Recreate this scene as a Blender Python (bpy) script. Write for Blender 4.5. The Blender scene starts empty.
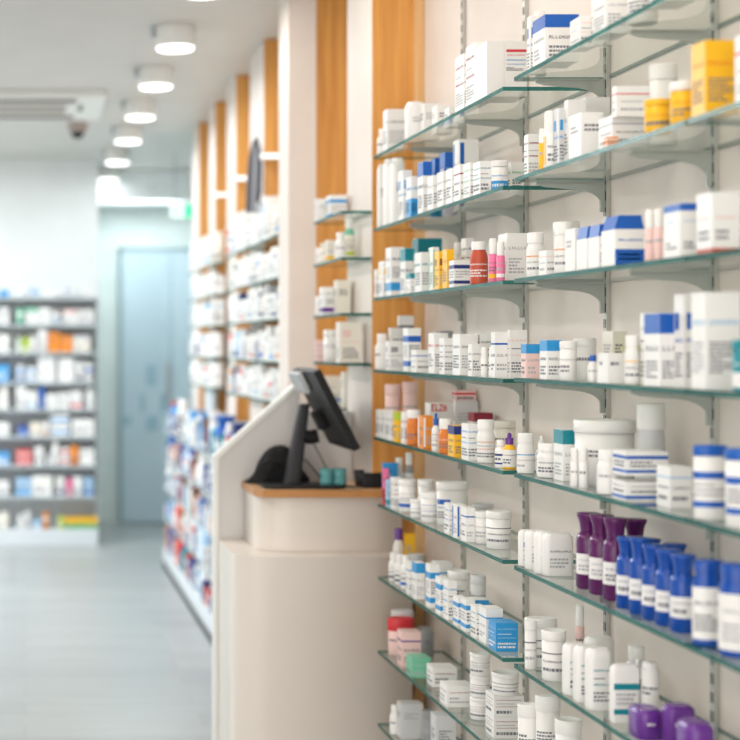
import bpy, bmesh, math, random
from mathutils import Vector, Matrix
random.seed(11)
C = bpy.context.scene.collection
sc = bpy.context.scene

# ---------------------------------------------------------------- camera, world, light
F = 1500.0; PX, PY = 25.0, 345.0; CZ = 1.38
cam = bpy.data.cameras.new('camera'); camo = bpy.data.objects.new('camera', cam); C.objects.link(camo)
camo.location = (0, 0, CZ); camo.rotation_euler = (math.pi/2, 0, 0)
cam.sensor_width = 36; cam.lens = F*36/740
cam.shift_x = (370-PX)/740; cam.shift_y = (PY-370)/740
cam.clip_start = 0.05; cam.clip_end = 100
cam.dof.use_dof = True; cam.dof.focus_distance = 3.15; cam.dof.aperture_fstop = 2.6; cam.dof.aperture_blades = 0
sc.camera = camo

w = bpy.data.worlds.new('world'); sc.world = w; w.use_nodes = True
w.node_tree.nodes['Background'].inputs[0].default_value = (1.0, 0.965, 0.93, 1)
w.node_tree.nodes['Background'].inputs[1].default_value = 2.2
sc.view_settings.view_transform = 'Standard'; sc.view_settings.look = 'None'
sc.view_settings.gamma = 1; sc.view_settings.use_curve_mapping = False
sc.view_settings.exposure = 0.26
sc.cycles.use_denoising = True
sc.cycles.transparent_max_bounces = 32
sc.cycles.max_bounces = 8; sc.cycles.diffuse_bounces = 4
sc.cycles.caustics_reflective = False; sc.cycles.caustics_refractive = False
sc.cycles.sample_clamp_indirect = 4

LAMP_NEAR, LAMP_FAR = 3.0, 4.2
SPOT_Y = [2.3, 3.25, 4.2, 5.2, 6.17, 7.09, 8.05, 9.0, 10.05, 11.1]
def area(loc, size, power, col, rot=(0, 0, 0), size_y=None, spread=math.pi):
    l = bpy.data.lights.new('fill_light', 'AREA'); l.energy = power; l.color = col; l.size = size
    if size_y: l.shape = 'RECTANGLE'; l.size_y = size_y
    l.spread = spread
    o = bpy.data.objects.new('fill_light', l); C.objects.link(o); o.location = loc; o.rotation_euler = rot
    return o
area((-1.6, 3.0, 2.66), 0.6, 42, (1.0, 0.90, 0.81), size_y=4.5)        # added warm fill light over the shop aisle, no fixture there
area((-1.8, 8.2, 2.66), 0.6, 190, (0.93, 0.985, 1.0), size_y=3.5)  # added cool fill, unseen, brightens the far end of the shop
area((0.35, 1.0, 2.66), 0.6, 9, (1.0, 0.90, 0.81), size_y=1.6)  # added warm fill overhead for the near shelves, out of view
area((0.9, 11.0, 2.47), 0.5, 9, (0.88, 0.97, 1.0), size_y=0.3)  # added cool fill by the end door, stands in for passage daylight

# ---------------------------------------------------------------- materials
_m = {}
def mat(name, col, rough=0.45, metal=0.0, spec=0.5, emit=None, es=1.0, coat=0):
    if name in _m: return _m[name]
    m = bpy.data.materials.new(name); m.use_nodes = True
    b = m.node_tree.nodes['Principled BSDF']
    b.inputs['Base Color'].default_value = (*col, 1); b.inputs['Roughness'].default_value = rough
    b.inputs['Metallic'].default_value = metal; b.inputs['Specular IOR Level'].default_value = spec
    b.inputs['Coat Weight'].default_value = coat
    if emit: b.inputs['Emission Color'].default_value = (*emit, 1); b.inputs['Emission Strength'].default_value = es
    _m[name] = m; return m
def srgb(r, g, b):
    f = lambda c: (c/255/12.92) if c/255 <= 0.04045 else ((c/255+0.055)/1.055)**2.4
    return (f(r), f(g), f(b))
PAL = {
 'white': (240, 239, 237), 'ivory': (238, 232, 220), 'pale grey': (214, 215, 216), 'grey': (150, 152, 155), 'black': (35, 36, 40),
 'blue': (14, 92, 184), 'light blue': (40, 150, 215), 'navy': (28, 48, 120), 'teal': (0, 135, 150), 'green': (90, 180, 120),
 'mint': (120, 195, 165), 'lime': (190, 210, 60), 'yellow': (250, 190, 25), 'orange': (238, 140, 30), 'amber': (225, 125, 40),
 'red': (215, 50, 60), 'brick red': (196, 78, 50), 'dark red': (140, 30, 55), 'pink': (240, 120, 165), 'pale pink': (240, 205, 200),
 'purple': (92, 22, 92), 'violet': (104, 48, 145), 'cobalt': (6, 74, 168), 'brown': (125, 70, 40), 'sky': (165, 200, 230), 'ink': (112, 114, 124), 'faint': (176, 178, 182)}
def pm(c):
    return mat('product ' + c, srgb(*PAL[c]), 0.18 if c in ('purple', 'cobalt', 'violet') else 0.38 if c not in ('ink', 'faint') else 0.6)

def noise_mat(name, c1, c2, scale, rough=0.5, stretch=(1, 1, 1), bump=0.0, detail=3, spec=0.5, fac=(0.35, 0.65)):
    m = bpy.data.materials.new(name); m.use_nodes = True; nt = m.node_tree; b = nt.nodes['Principled BSDF']
    tc = nt.nodes.new('ShaderNodeTexCoord'); mp = nt.nodes.new('ShaderNodeMapping'); mp.inputs['Scale'].default_value = stretch
    n = nt.nodes.new('ShaderNodeTexNoise'); n.inputs['Scale'].default_value = scale; n.inputs['Detail'].default_value = detail
    r = nt.nodes.new('ShaderNodeValToRGB'); r.color_ramp.elements[0].position = fac[0]; r.color_ramp.elements[1].position = fac[1]
    r.color_ramp.elements[0].color = (*c1, 1); r.color_ramp.elements[1].color = (*c2, 1)
    L = nt.links.new
    L(tc.outputs['Object'], mp.inputs[0]); L(mp.outputs[0], n.inputs[0]); L(n.outputs[0], r.inputs[0]); L(r.outputs[0], b.inputs['Base Color'])
    b.inputs['Roughness'].default_value = rough; b.inputs['Specular IOR Level'].default_value = spec
    if bump:
        bp = nt.nodes.new('ShaderNodeBump'); bp.inputs['Strength'].default_value = bump; bp.inputs['Distance'].default_value = 0.002
        L(n.outputs[0], bp.inputs['Height']); L(bp.outputs[0], b.inputs['Normal'])
    return m
M_WALL = noise_mat('wall paint warm white', srgb(228, 216, 208), srgb(232, 221, 213), 6, 0.55)
M_WALLB = noise_mat('wall paint white', srgb(232, 236, 236), srgb(236, 240, 240), 5, 0.6)
M_WALLG = noise_mat('wall paint pale green', srgb(212, 222, 219), srgb(218, 227, 224), 5, 0.55)
M_CEIL = noise_mat('ceiling paint', srgb(212, 208, 202), srgb(216, 212, 206), 4, 0.45)
M_WOOD = noise_mat('honey wood veneer', srgb(208, 142, 66), srgb(228, 166, 88), 3.0, 0.38, (14, 14, 0.7), 0.05, 5)
M_WOODT = noise_mat('counter top wood', srgb(205, 160, 115), srgb(222, 180, 138), 4.0, 0.3, (0.8, 14, 14), 0.03, 5)
M_WOODE = noise_mat('counter edge wood', srgb(176, 118, 62), srgb(196, 138, 80), 4.0, 0.35, (0.8, 14, 14), 0.03, 5)
M_LAM = mat('counter laminate', srgb(228, 220, 212), 0.28)
M_LAMG = mat('screen laminate', srgb(206, 204, 202), 0.35)
M_STEEL = mat('upright steel paint', srgb(192, 192, 186), 0.35, 0.3)
M_SLOT = mat('slot dark paint', (0.01, 0.012, 0.012), 0.9)  # near-black faces paint the darkness inside the slots, no holes are cut
M_BRK = mat('bracket paint', srgb(172, 178, 172), 0.35, 0.1)
M_BLACK = mat('black plastic', (0.010, 0.010, 0.011), 0.5, spec=0.25)
M_DGREY = mat('dark grey plastic', (0.03, 0.03, 0.034), 0.45, spec=0.3)
M_SILV = mat('silver plastic', srgb(178, 180, 182), 0.35, 0.2)
M_FAB = noise_mat('black bag fabric', (0.004, 0.004, 0.005), (0.010, 0.010, 0.011), 40, 0.7, bump=0.3, spec=0.2)
M_WPLAS = mat('white fixture plastic', srgb(236, 236, 232), 0.35)
M_EMIT = mat('lamp disc', (1, 1, 1), 0.4, emit=(1, 0.98, 0.95), es=2.5)
M_SHELFW = mat('shelf white metal', srgb(212, 218, 222), 0.4)
M_SHELFG = mat('shelf grey metal', srgb(176, 184, 188), 0.4)

# floor: pale grey boards running along the shop front, satin
mf = bpy.data.materials.new('floor grey boards'); mf.use_nodes = True
nt = mf.node_tree; b = nt.nodes['Principled BSDF']; L = nt.links.new
tc = nt.nodes.new('ShaderNodeTexCoord'); br = nt.nodes.new('ShaderNodeTexBrick')
br.inputs['Scale'].default_value = 1.0; br.inputs['Brick Width'].default_value = 1.3; br.inputs['Row Height'].default_value = 0.16
br.inputs['Mortar Size'].default_value = 0.002; br.inputs['Color1'].default_value = (*srgb(166, 170, 170), 1)
br.inputs['Color2'].default_value = (*srgb(180, 184, 183), 1); br.inputs['Mortar'].default_value = (*srgb(150, 153, 153), 1)
L(tc.outputs['Object'], br.inputs['Vector'])
n = nt.nodes.new('ShaderNodeTexNoise'); mp = nt.nodes.new('ShaderNodeMapping'); mp.inputs['Scale'].default_value = (1.2, 16, 1)
L(tc.outputs['Object'], mp.inputs[0]); L(mp.outputs[0], n.inputs[0]); n.inputs['Scale'].default_value = 1.5; n.inputs['Detail'].default_value = 6
mx = nt.nodes.new('ShaderNodeMix'); mx.data_type = 'RGBA'; mx.blend_type = 'MULTIPLY'; mx.inputs[0].default_value = 0.35
L(br.outputs['Color'], mx.inputs[6]); L(n.outputs[0], mx.inputs[7]); L(mx.outputs[2], b.inputs['Base Color'])
b.inputs['Roughness'].default_value = 0.32; b.inputs['Coat Weight'].default_value = 0.15; b.inputs['Coat Roughness'].default_value = 0.25
M_FLOOR = mf

def glass_mat(name, tint, gl=(1, 1, 1), ior=1.5, rough=0.02, extra=0.0):
    m = bpy.data.materials.new(name); m.use_nodes = True; nt = m.node_tree
    for nn in list(nt.nodes): nt.nodes.remove(nn)
    o = nt.nodes.new('ShaderNodeOutputMaterial'); t = nt.nodes.new('ShaderNodeBsdfTransparent'); g = nt.nodes.new('ShaderNodeBsdfGlossy')
    f = nt.nodes.new('ShaderNodeFresnel'); f.inputs[0].default_value = ior; mx = nt.nodes.new('ShaderNodeMixShader')
    t.inputs[0].default_value = (*tint, 1); g.inputs[0].default_value = (*gl, 1); g.inputs['Roughness'].default_value = rough
    # front-facing only Fresnel, so the inner faces do not show total reflection
    geo = nt.nodes.new('ShaderNodeNewGeometry'); inv = nt.nodes.new('ShaderNodeMath'); inv.operation = 'SUBTRACT'; inv.inputs[0].default_value = 1
    mul = nt.nodes.new('ShaderNodeMath'); mul.operation = 'MULTIPLY'
    L = nt.links.new
    L(geo.outputs['Backfacing'], inv.inputs[1]); L(f.outputs[0], mul.inputs[0]); L(inv.outputs[0], mul.inputs[1])
    L(mul.outputs[0], mx.inputs[0]); L(t.outputs[0], mx.inputs[1])
    if extra:
        d = nt.nodes.new('ShaderNodeBsdfDiffuse'); d.inputs[0].default_value = (*gl, 1)
        m2 = nt.nodes.new('ShaderNodeMixShader'); m2.inputs[0].default_value = extra
        L(g.outputs[0], mx.inputs[2]); g.inputs[0].default_value = (1, 1, 1, 1)
        L(mx.outputs[0], m2.inputs[1]); L(d.outputs[0], m2.inputs[2]); L(m2.outputs[0], o.inputs[0])
    else:
        L(g.outputs[0], mx.inputs[2]); L(mx.outputs[0], o.inputs[0])
    return m
M_GLASS = glass_mat('shelf glass', (0.885, 0.925, 0.908))
M_GEDGE = glass_mat('shelf glass green edge', (0.09, 0.30, 0.27), (0.035, 0.17, 0.155), extra=0.5, rough=0.2, ior=1.25)
def tinted(name, col):
    m = bpy.data.materials.new(name); m.use_nodes = True; b = m.node_tree.nodes['Principled BSDF']
    b.inputs['Base Color'].default_value = (*col, 1); b.inputs['Roughness'].default_value = 0.12; b.inputs['Coat Weight'].default_value = 0.4
    return m

# ---------------------------------------------------------------- mesh helpers
class MB:
    """collects geometry with materials and links it as one mesh object"""
    def __init__(s): s.v = []; s.f = []; s.fm = []; s.mats = []; s.sm = []
    def mi(s, m):
        if m not in s.mats: s.mats.append(m)
        return s.mats.index(m)
    def add(s, vs, fs, m, smooth=False):
        k = len(s.v); s.v += [tuple(p) for p in vs]; i = s.mi(m)
        for f in fs: s.f.append([k+a for a in f]); s.fm.append(i); s.sm.append(smooth)
    def box(s, x0, x1, y0, y1, z0, z1, m, side=None):
        vs = [(x0,y0,z0),(x1,y0,z0),(x1,y1,z0),(x0,y1,z0),(x0,y0,z1),(x1,y0,z1),(x1,y1,z1),(x0,y1,z1)]
        s.add(vs, [(0,3,2,1),(4,5,6,7)], m)
        s.add(vs, [(0,1,5,4),(1,2,6,5),(2,3,7,6),(3,0,4,7)], side or m)
    def prism(s, poly, z0, z1, m, side=None, smooth=False):
        n = len(poly)
        s.add([(x,y,z0) for x,y in poly]+[(x,y,z1) for x,y in poly], [tuple(range(n))[::-1], tuple(range(n,2*n))], m)
        s.add([(x,y,z0) for x,y in poly]+[(x,y,z1) for x,y in poly], [(i,(i+1)%n,n+(i+1)%n,n+i) for i in range(n)], side or m, smooth)
    def xz(s, poly, y0, y1, m, side=None, smooth=False):   # outline in XZ, extruded along Y (outline counter-clockwise seen from -Y)
        n = len(poly)
        vs = [(x,y0,z) for x,z in poly]+[(x,y1,z) for x,z in poly]
        s.add(vs, [tuple(range(n)), tuple(range(n,2*n))[::-1]], m)
        s.add(vs, [(i,n+i,n+(i+1)%n,(i+1)%n) for i in range(n)], side or m, smooth)
    def lathe(s, prof, m, seg=20, sx=1, sy=1, c=(0,0,0), caps=True):
        vs = []; fs = []; n = len(prof)
        for r, z in prof:
            for k in range(seg):
                a = 2*math.pi*k/seg; vs.append((c[0]+sx*r*math.cos(a), c[1]+sy*r*math.sin(a), c[2]+z))
        for i in range(n-1):
            for k in range(seg):
                k2 = (k+1) % seg; fs.append((i*seg+k, i*seg+k2, (i+1)*seg+k2, (i+1)*seg+k))
        s.add(vs, fs, m, True)
        if caps: s.add(vs[:seg], [tuple(range(seg))[::-1]], m); s.add(vs[-seg:], [tuple(range(seg))], m)
    def tube(s, pts, r, m, seg=8):
        pts = [Vector(p) for p in pts]; vs = []; fs = []
        for i, p in enumerate(pts):
            t = (pts[min(i+1, len(pts)-1)]-pts[max(i-1, 0)]).normalized()
            u = t.cross(Vector((0.03, 0.02, 1))).normalized(); v = t.cross(u)
            for k in range(seg):
                a = 2*math.pi*k/seg; vs.append(tuple(p+u*r*math.cos(a)+v*r*math.sin(a)))
        for i in range(len(pts)-1):
            for k in range(seg): k2 = (k+1) % seg; fs.append((i*seg+k, i*seg+k2, (i+1)*seg+k2, (i+1)*seg+k))
        s.add(vs, fs, m, True); s.add(vs[:seg], [tuple(range(seg))], m); s.add(vs[-seg:], [tuple(range(seg))[::-1]], m)
    def build(s, name, parent=None, bevel=0, seg=2, **tags):
        me = bpy.data.meshes.new(name); me.from_pydata(s.v, [], s.f)
        for m in s.mats: me.materials.append(m)
        for p, i, q in zip(me.polygons, s.fm, s.sm): p.material_index = i; p.use_smooth = q
        if bevel:
            bm = bmesh.new(); bm.from_mesh(me); bmesh.ops.remove_doubles(bm, verts=bm.verts, dist=1e-6)
            es = [e for e in bm.edges if len(e.link_faces) == 2 and e.calc_face_angle() > 0.6]
            bmesh.ops.bevel(bm, geom=es, offset=bevel, segments=seg, affect='EDGES', profile=0.5, clamp_overlap=True)
            bm.to_mesh(me); bm.free()
        me.update()
        o = bpy.data.objects.new(name, me); C.objects.link(o)
        if parent: o.parent = parent
        for k, v in tags.items(): o[k] = v
        return o
def thing(name, label, cat, loc=(0,0,0), group=None, rz=0):
    o = bpy.data.objects.new(name, None); C.objects.link(o); o.location = loc; o.rotation_euler = (0, 0, rz)
    o.empty_display_size = 0.02
    o['label'] = label; o['category'] = cat
    if group: o['group'] = group
    return o
def struct(name, mb, **kw):
    o = mb.build(name, **kw); o['kind'] = 'structure'; return o
def rrect(x0, x1, y0, y1, r, n=4):
    r = min(r, (x1-x0)/2-1e-5, (y1-y0)/2-1e-5); out = []
    for cx, cy, a0 in ((x1-r,y1-r,0),(x0+r,y1-r,90),(x0+r,y0+r,180),(x1-r,y0+r,270)):
        for k in range(n+1):
            a = math.radians(a0+90*k/n); out.append((cx+r*math.cos(a), cy+r*math.sin(a)))
    return out
def ordn(i):
    o = 'first second third fourth fifth sixth seventh eighth ninth tenth eleventh twelfth thirteenth fourteenth fifteenth sixteenth seventeenth eighteenth nineteenth twentieth'.split()
    t = {20: 'twenty', 30: 'thirty', 40: 'forty'}
    return o[i-1] if i <= 20 else t[i//10*10] + '-' + (o[i % 10-1] if i % 10 else 'th')

# ---------------------------------------------------------------- the room
XW, XF = 1.172, 0.99
def mbx(*a):
    m = MB(); m.box(*a); return m
struct('floor', mbx(-5, 2.2, -1.2, 12.2, -0.1, 0, M_FLOOR))
struct('ceiling', mbx(-5, 2.2, -1.2, 12.2, 2.69, 2.79, M_CEIL))
struct('wall_right', mbx(XW, XW+0.12, -1.2, 9.3, 0, 2.69, M_WALL))
struct('wall_left', mbx(-5, -4.9, -1.2, 10.55, 0, 2.69, M_WALLB))
struct('wall_block', mbx(-5, 0.516, 10.55, 11.62, 0, 2.69, M_WALLB))
struct('wall_end', mbx(-5, 2.2, 11.62, 11.75, 0, 2.69, M_WALLG))
struct('wall_passage', mbx(1.9, 2.0, 9.3, 11.62, 0, 2.69, M_WALLG))
struct('wall_return', mbx(XW, 1.9, 9.18, 9.3, 0, 2.69, M_WALLG))
struct('trim_bulkhead', mbx(0.518, 1.898, 11.2, 11.615, 2.44, 2.685, M_WALLB))
struct('baseboard_block', mbx(0.516, 0.528, 10.55, 11.6, 0, 0.07, M_SHELFG))

# door in the end wall
Y = 11.6
frame = MB(); M_DF = mat('door frame grey', srgb(150, 172, 178), 0.35)
frame.box(0.722, 0.75, Y-0.03, Y+0.015, 0, 2.13, M_DF); frame.box(1.5, 1.528, Y-0.03, Y+0.015, 0, 2.13, M_DF); frame.box(0.722, 1.528, Y-0.03, Y+0.015, 2.105, 2.13, M_DF)
struct('door_1', frame)
M_DOOR = noise_mat('door blue grey satin', srgb(182, 202, 212), srgb(194, 212, 221), 1.2, 0.10, (1, 1, 1))
do = thing('sliding_door', 'tall pale blue satin door in the far end wall', 'door', (0.75, Y-0.01, 0))
d = MB(); d.box(0.002, 0.374, -0.02, 0.01, 0.01, 2.1, M_DOOR); d.build('door_leaf', do, bevel=0.003)
d = MB(); d.box(0.378, 0.748, -0.02, 0.01, 0.01, 2.1, M_DOOR); d.build('door_leaf', do, bevel=0.003)
M_STK = mat('door sticker grey blue', srgb(150, 180, 195), 0.4)
def dpx(x0, x1, y0, y1):  # rectangle on the door face
    return [((x0-PX)/F*11.57-0.75), ((x1-PX)/F*11.57-0.75), CZ-(y1-PY)/F*11.57, CZ-(y0-PY)/F*11.57]
for q in [(146,156,365,386),(140,145,394,412),(146,158,416,431),(122,131,416,426),(160,166,394,412)]:
    x0, x1, z0, z1 = dpx(*q); s_ = MB(); s_.box(x0, x1, -0.024, -0.0205, z0, z1, M_STK); s_.build('notice', do)
d = MB(); d.box(0.34, 0.36, -0.06, -0.045, 0.95, 1.25, M_SILV); d.box(0.345, 0.355, -0.045, -0.02, 0.97, 0.99, M_SILV); d.box(0.345, 0.355, -0.045, -0.02, 1.2, 1.22, M_SILV); d.build('handle', do)

# ceiling spotlights
def make_spot():
    t = thing('ceiling_spotlight', 'x', 'ceiling light')
    m = MB(); m.lathe([(0.08, 0.006), (0.082, 0.01), (0.082, 0.09), (0.08, 0.094)], M_WPLAS, 28); m.build('housing', t)
    m = MB(); m.lathe([(0.001, 0), (0.074, 0), (0.076, 0.0055)], M_EMIT, 28); m.build('diffuser', t)
    m = MB(); m.box(-0.1, -0.083, -0.012, 0.012, 0.05, 0.094, M_SHELFG); m.build('hinge', t)
    return t
spot0 = None
for i, y in enumerate(SPOT_Y):
    if y < 6:   # those above and behind the picture's upper edge carry light too
        pass
    if spot0 is None: s = spot0 = make_spot(); kids = list(s.children)
    else:
        s = spot0.copy(); C.objects.link(s)
        for k in kids:
            c = k.copy(); C.objects.link(c); c.parent = s
    s.location = (0.618, y, 2.69-0.095)
    s['group'] = 'round spotlights along the ceiling'
    s['label'] = f'round white ceiling spotlight with glowing disc, {ordn(len(SPOT_Y)-i)} from the end wall of the row'
    l = bpy.data.lights.new('spot_bulb', 'AREA'); l.shape = 'DISK'; l.size = 0.14; l.energy = LAMP_NEAR if y < 6 else (LAMP_FAR if y < 9.5 else LAMP_FAR*(0.5 if y < 10.5 else 0.1))
    l.color = (1.0, 0.90, 0.80) if y < 6 else (0.95, 0.98, 1.0)
    lo = bpy.data.objects.new('spot_bulb', l); C.objects.link(lo); lo.location = (0, 0, -0.004); lo.parent = s

# ceiling air unit
a = thing('ceiling_air_unit', 'white square cassette air conditioner recessed in the ceiling', 'air conditioner', (0, 0, 2.69))
m = MB(); m.box(-0.5, 0.42, 7.72, 8.52, -0.035, -0.001, M_WPLAS); m.build('panel', a, bevel=0.006)
m = MB(); m.box(-0.4, 0.27, 7.78, 7.90, -0.0375, -0.0352, mat('louver brown grey', srgb(120, 108, 98), 0.6)); m.build('louver', a)
m = MB(); m.box(-0.4, 0.27, 8.34, 8.46, -0.0375, -0.0352, mat('louver brown grey', srgb(120, 108, 98), 0.6)); m.build('louver', a)
m = MB(); m.box(0.285, 0.31, 7.98, 8.16, -0.0375, -0.0352, mat('vent dark', srgb(90, 110, 85), 0.6)); m.build('louver', a)
m = MB(); m.box(-0.36, 0.22, 7.96, 8.28, -0.0375, -0.0352, mat('grille grey', srgb(176, 170, 160), 0.6)); m.build('grille', a)
a = thing('dome_camera', 'small dome security camera with dark lens under the ceiling', 'security camera', (0.31, 8.85, 2.69))
m = MB(); m.lathe([(0.055, 0), (0.06, -0.01), (0.055, -0.045), (0.045, -0.055)][::-1], mat('camera housing', srgb(176, 160, 152), 0.5), 24); m.build('housing', a)
m = MB(); m.lathe([(0.002, -0.094), (0.018, -0.09), (0.034, -0.078), (0.04, -0.0555)], M_BLACK, 24); m.build('lens_dome', a)

# exit sign: white left half with running figure, green right half
a = thing('exit_sign', 'green and white exit sign hanging near the passage', 'sign', (0, 10.15, 0))
k = 10.15/F
m = MB(); m.box((170.5-PX)*k, (197.5-PX)*k, 0, 0.03, CZ-(218-PY)*k, CZ-(204-PY)*k, M_WPLAS); m.build('housing', a, bevel=0.003)
m = MB(); m.box((185-PX)*k, (196.8-PX)*k, -0.004, -0.0005, CZ-(217.3-PY)*k, CZ-(204.7-PY)*k, mat('sign green', (0.0, 0.5, 0.2), 0.4, emit=(0.0, 0.8, 0.3), es=1.0)); m.build('green_field', a)
m = MB(); G = mat('sign light', (0.9, 1, 0.95), 0.4, emit=(0.8, 1, 0.9), es=0.55); m.box((171-PX)*k, (184.6-PX)*k, -0.004, -0.0005, CZ-(217.3-PY)*k, CZ-(204.7-PY)*k, G); m.build('white_field', a)
gm = mat('sign green', (0, 0.5, 0.2)); m = MB(); x, z = (176-PX)*k, CZ-(211-PY)*k
m.box(x-0.006, x+0.008, -0.006, -0.0041, z-0.005, z+0.018, gm); m.lathe([(0.001, 0), (0.005, 0.003), (0.005, 0.007), (0.001, 0.01)], gm, 8, c=(x+0.006, -0.005, z+0.02))
m.xz([(x-0.006, z-0.005), (x-0.018, z-0.022), (x-0.012, z-0.024), (x+0.002, z-0.005)], -0.006, -0.0041, gm)
m.xz([(x+0.004, z-0.005), (x+0.014, z-0.026), (x+0.02, z-0.024), (x+0.01, z-0.003)], -0.006, -0.0041, gm)
m.xz([(x+0.006, z+0.008), (x+0.024, z+0.004), (x+0.024, z+0.008), (x+0.006, z+0.016)], -0.006, -0.0041, gm)
m.build('running_figure', a)
m = MB(); m.tube([((175-PX)*k, 0.015, CZ-(204-PY)*k), ((175-PX)*k, 0.015, 2.69)], 0.004, M_SILV); m.build('rod', a)
m = MB(); m.tube([((193-PX)*k, 0.015, CZ-(204-PY)*k), ((193-PX)*k, 0.015, 2.69)], 0.004, M_SILV); m.build('rod', a)

# wood-faced fins along the right wall: wood towards the viewer, white towards the aisle
XN = 1.0226
def fin(name, y0, y1, x0=XN, x1=XW-0.001, wood=True, z1=2.688, z0=0.0):
    m = MB()
    vs = [(x0,y0,z0),(x1,y0,z0),(x1,y1,z0),(x0,y1,z0),(x0,y0,z1),(x1,y0,z1),(x1,y1,z1),(x0,y1,z1)]
    m.add(vs, [(0,1,5,4)], M_WOOD if wood else M_WALL)
    m.add(vs, [(0,3,2,1),(4,5,6,7),(2,3,7,6),(3,0,4,7),(1,2,6,5)], M_WALL)
    return struct(name, m)
fin('pillar_1', 4.42, 4.76)
mm = MB(); mm.box(1.143, XW-0.001, 4.40, 4.418, 0, 2.688, noise_mat('light wood trim', srgb(222, 176, 118), srgb(232, 190, 136), 3, 0.3, (14, 14, 0.7))); struct('trim_1', mm)
fin('pillar_2', 5.27, 5.75)
mm = MB(); mm.box(0.924, XN-0.001, 5.262, 5.46, 0, 2.688, M_WALL); struct('pillar_3', mm)
fin('pillar_4', 6.42, 6.82)
fin('pillar_5', 7.27, 7.60)
fin('pillar_6', 8.07, 8.34)
fin('pillar_7', 8.82, 9.17)
# pale casings around the foot of the far pillars
mm = MB(); mm.box(1.0, XN-0.0015, 7.99, 8.36, 0, 1.40, M_SHELFW); struct('trim_2', mm)

# light bars on the wood faces
for y, nm in ((6.42, 'on the wood pillar beside the beige column'), (7.27, 'on the middle wood pillar'), (8.07, 'on the wood pillar far down the aisle')):
    t = thing('light_bar', 'short bright light bar ' + nm, 'light', (0, y, 2.185))
    m = MB(); m.box(XN-0.02, 1.16, -0.03, -0.001, -0.012, 0.012, M_WPLAS); m.build('housing', t, bevel=0.003)
    m = MB(); m.box(XN-0.015, 1.155, -0.034, -0.0305, -0.009, 0.009, mat('bar glow', (1,1,1), emit=(1,0.98,0.93), es=0.7)); m.build('diffuser', t)

# ---------------------------------------------------------------- glass shelves and uprights
UPR = [4.475, 3.995, 3.50, 3.01, 2.54, 2.06, 1.58]
UPR = UPR[1:]
m0 = MB(); h0, h1 = 0.0, 2.62
m0.box(-0.008, 0, -0.008, 0.008, h0, h1, M_STEEL)
z = 0.05
while z < 2.55:
    for yy in (-0.0065, 0.0015): m0.box(-0.0083, -0.0079, yy+0.001, yy+0.0045, z, z+0.018, M_SLOT)
    z += 0.032
up0 = None
for i, y in enumerate(UPR):
    if up0 is None: o = up0 = m0.build('slotted_upright')
    else: o = up0.copy(); C.objects.link(o)
    o.location = (XW-0.0005, y, 0.02)
    o['category'] = 'shelf upright'; o['group'] = 'slotted uprights on the shelf wall'
    o['label'] = f'slotted steel shelf upright, {ordn(i+1)} from the wood pillar along the shelf wall'

TH = 0.0085
brk = MB()   # bracket outline in XZ: origin at the wall, top at z = 0
pts = [(0, 0), (-0.135, 0), (-0.138, -0.007), (-0.12, -0.012)]
for k in range(9):
    a_ = math.pi/2*k/8; pts.append((-0.075+0.066*math.sin(a_), -0.042-0.0+0.026*math.cos(a_)-0.0))
pts += [(-0.009, -0.062), (0, -0.062)]
brk.xz([(x, z) for x, z in pts][::-1], -0.0025, 0.0025, M_BRK)
brk.box(-0.138, -0.013, -0.007, 0.007, -0.0022, 0.0, M_BRK)
brk0 = None
def shelf(y0, y1, z, label, group, xf=XF, xb=XW-0.002, brackets=(), name='glass_shelf', th=TH):
    """glass pane whose top lies at z"""
    global brk0
    t = thing(name, label, 'glass shelf', (xb, (y0+y1)/2, z-th), group)
    m = MB(); yc = (y0+y1)/2
    vs = [(xf-xb, y0-yc, 0), (0, y0-yc, 0), (0, y1-yc, 0), (xf-xb, y1-yc, 0)]; vs += [(x, y, th) for x, y, _ in vs]
    m.add(vs, [(0,3,2,1), (4,5,6,7)], M_GLASS); m.add(vs, [(0,1,5,4),(1,2,6,5),(2,3,7,6),(3,0,4,7)], M_GEDGE)
    m.build('glass_pane', t)
    for by in brackets:
        if brk0 is None: o = brk0 = brk.build('bracket')
        else: o = brk0.copy(); C.objects.link(o)
        o.parent = t; o.location = (XW-0.0095-xb, by-yc, -0.0003)
    return t
LEV = {1: (1.915, 1.922), 2: (1.710, 1.718), 3: (1.514, 1.514), 4: (1.310, 1.314), 5: (1.120, 1.121), 6: (0.935, 0.934), 7: (0.732, 0.735), 8: (0.524, 0.526), 9: (0.32, 0.32)}
BAYS = {1: (3.107, 4.262), 2: (2.250, 3.036), 3: (1.42, 2.243)}
BNAME = {1: 'far', 2: 'middle', 3: 'near'}
LN = {1: 'top', 2: 'second', 3: 'third', 4: 'fourth', 5: 'fifth', 6: 'sixth', 7: 'seventh', 8: 'eighth', 9: 'ninth'}
for lv in LEV:
    for b_ in BAYS:
        y0, y1 = BAYS[b_]; y1 -= 0.055 if (b_ == 1 and lv >= 6) else 0; z = LEV[lv][0 if b_ == 1 else 1]
        ups = [u for u in UPR if y0+0.01 < u < y1-0.01]
        if b_ == 2: ups = [2.54, 3.01]
        shelf(y0, y1, z, f'{LN[lv]} glass shelf with green edge in the {BNAME[b_]} bay of the shelf wall', 'glass shelves of the shelf wall', brackets=ups)

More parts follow.
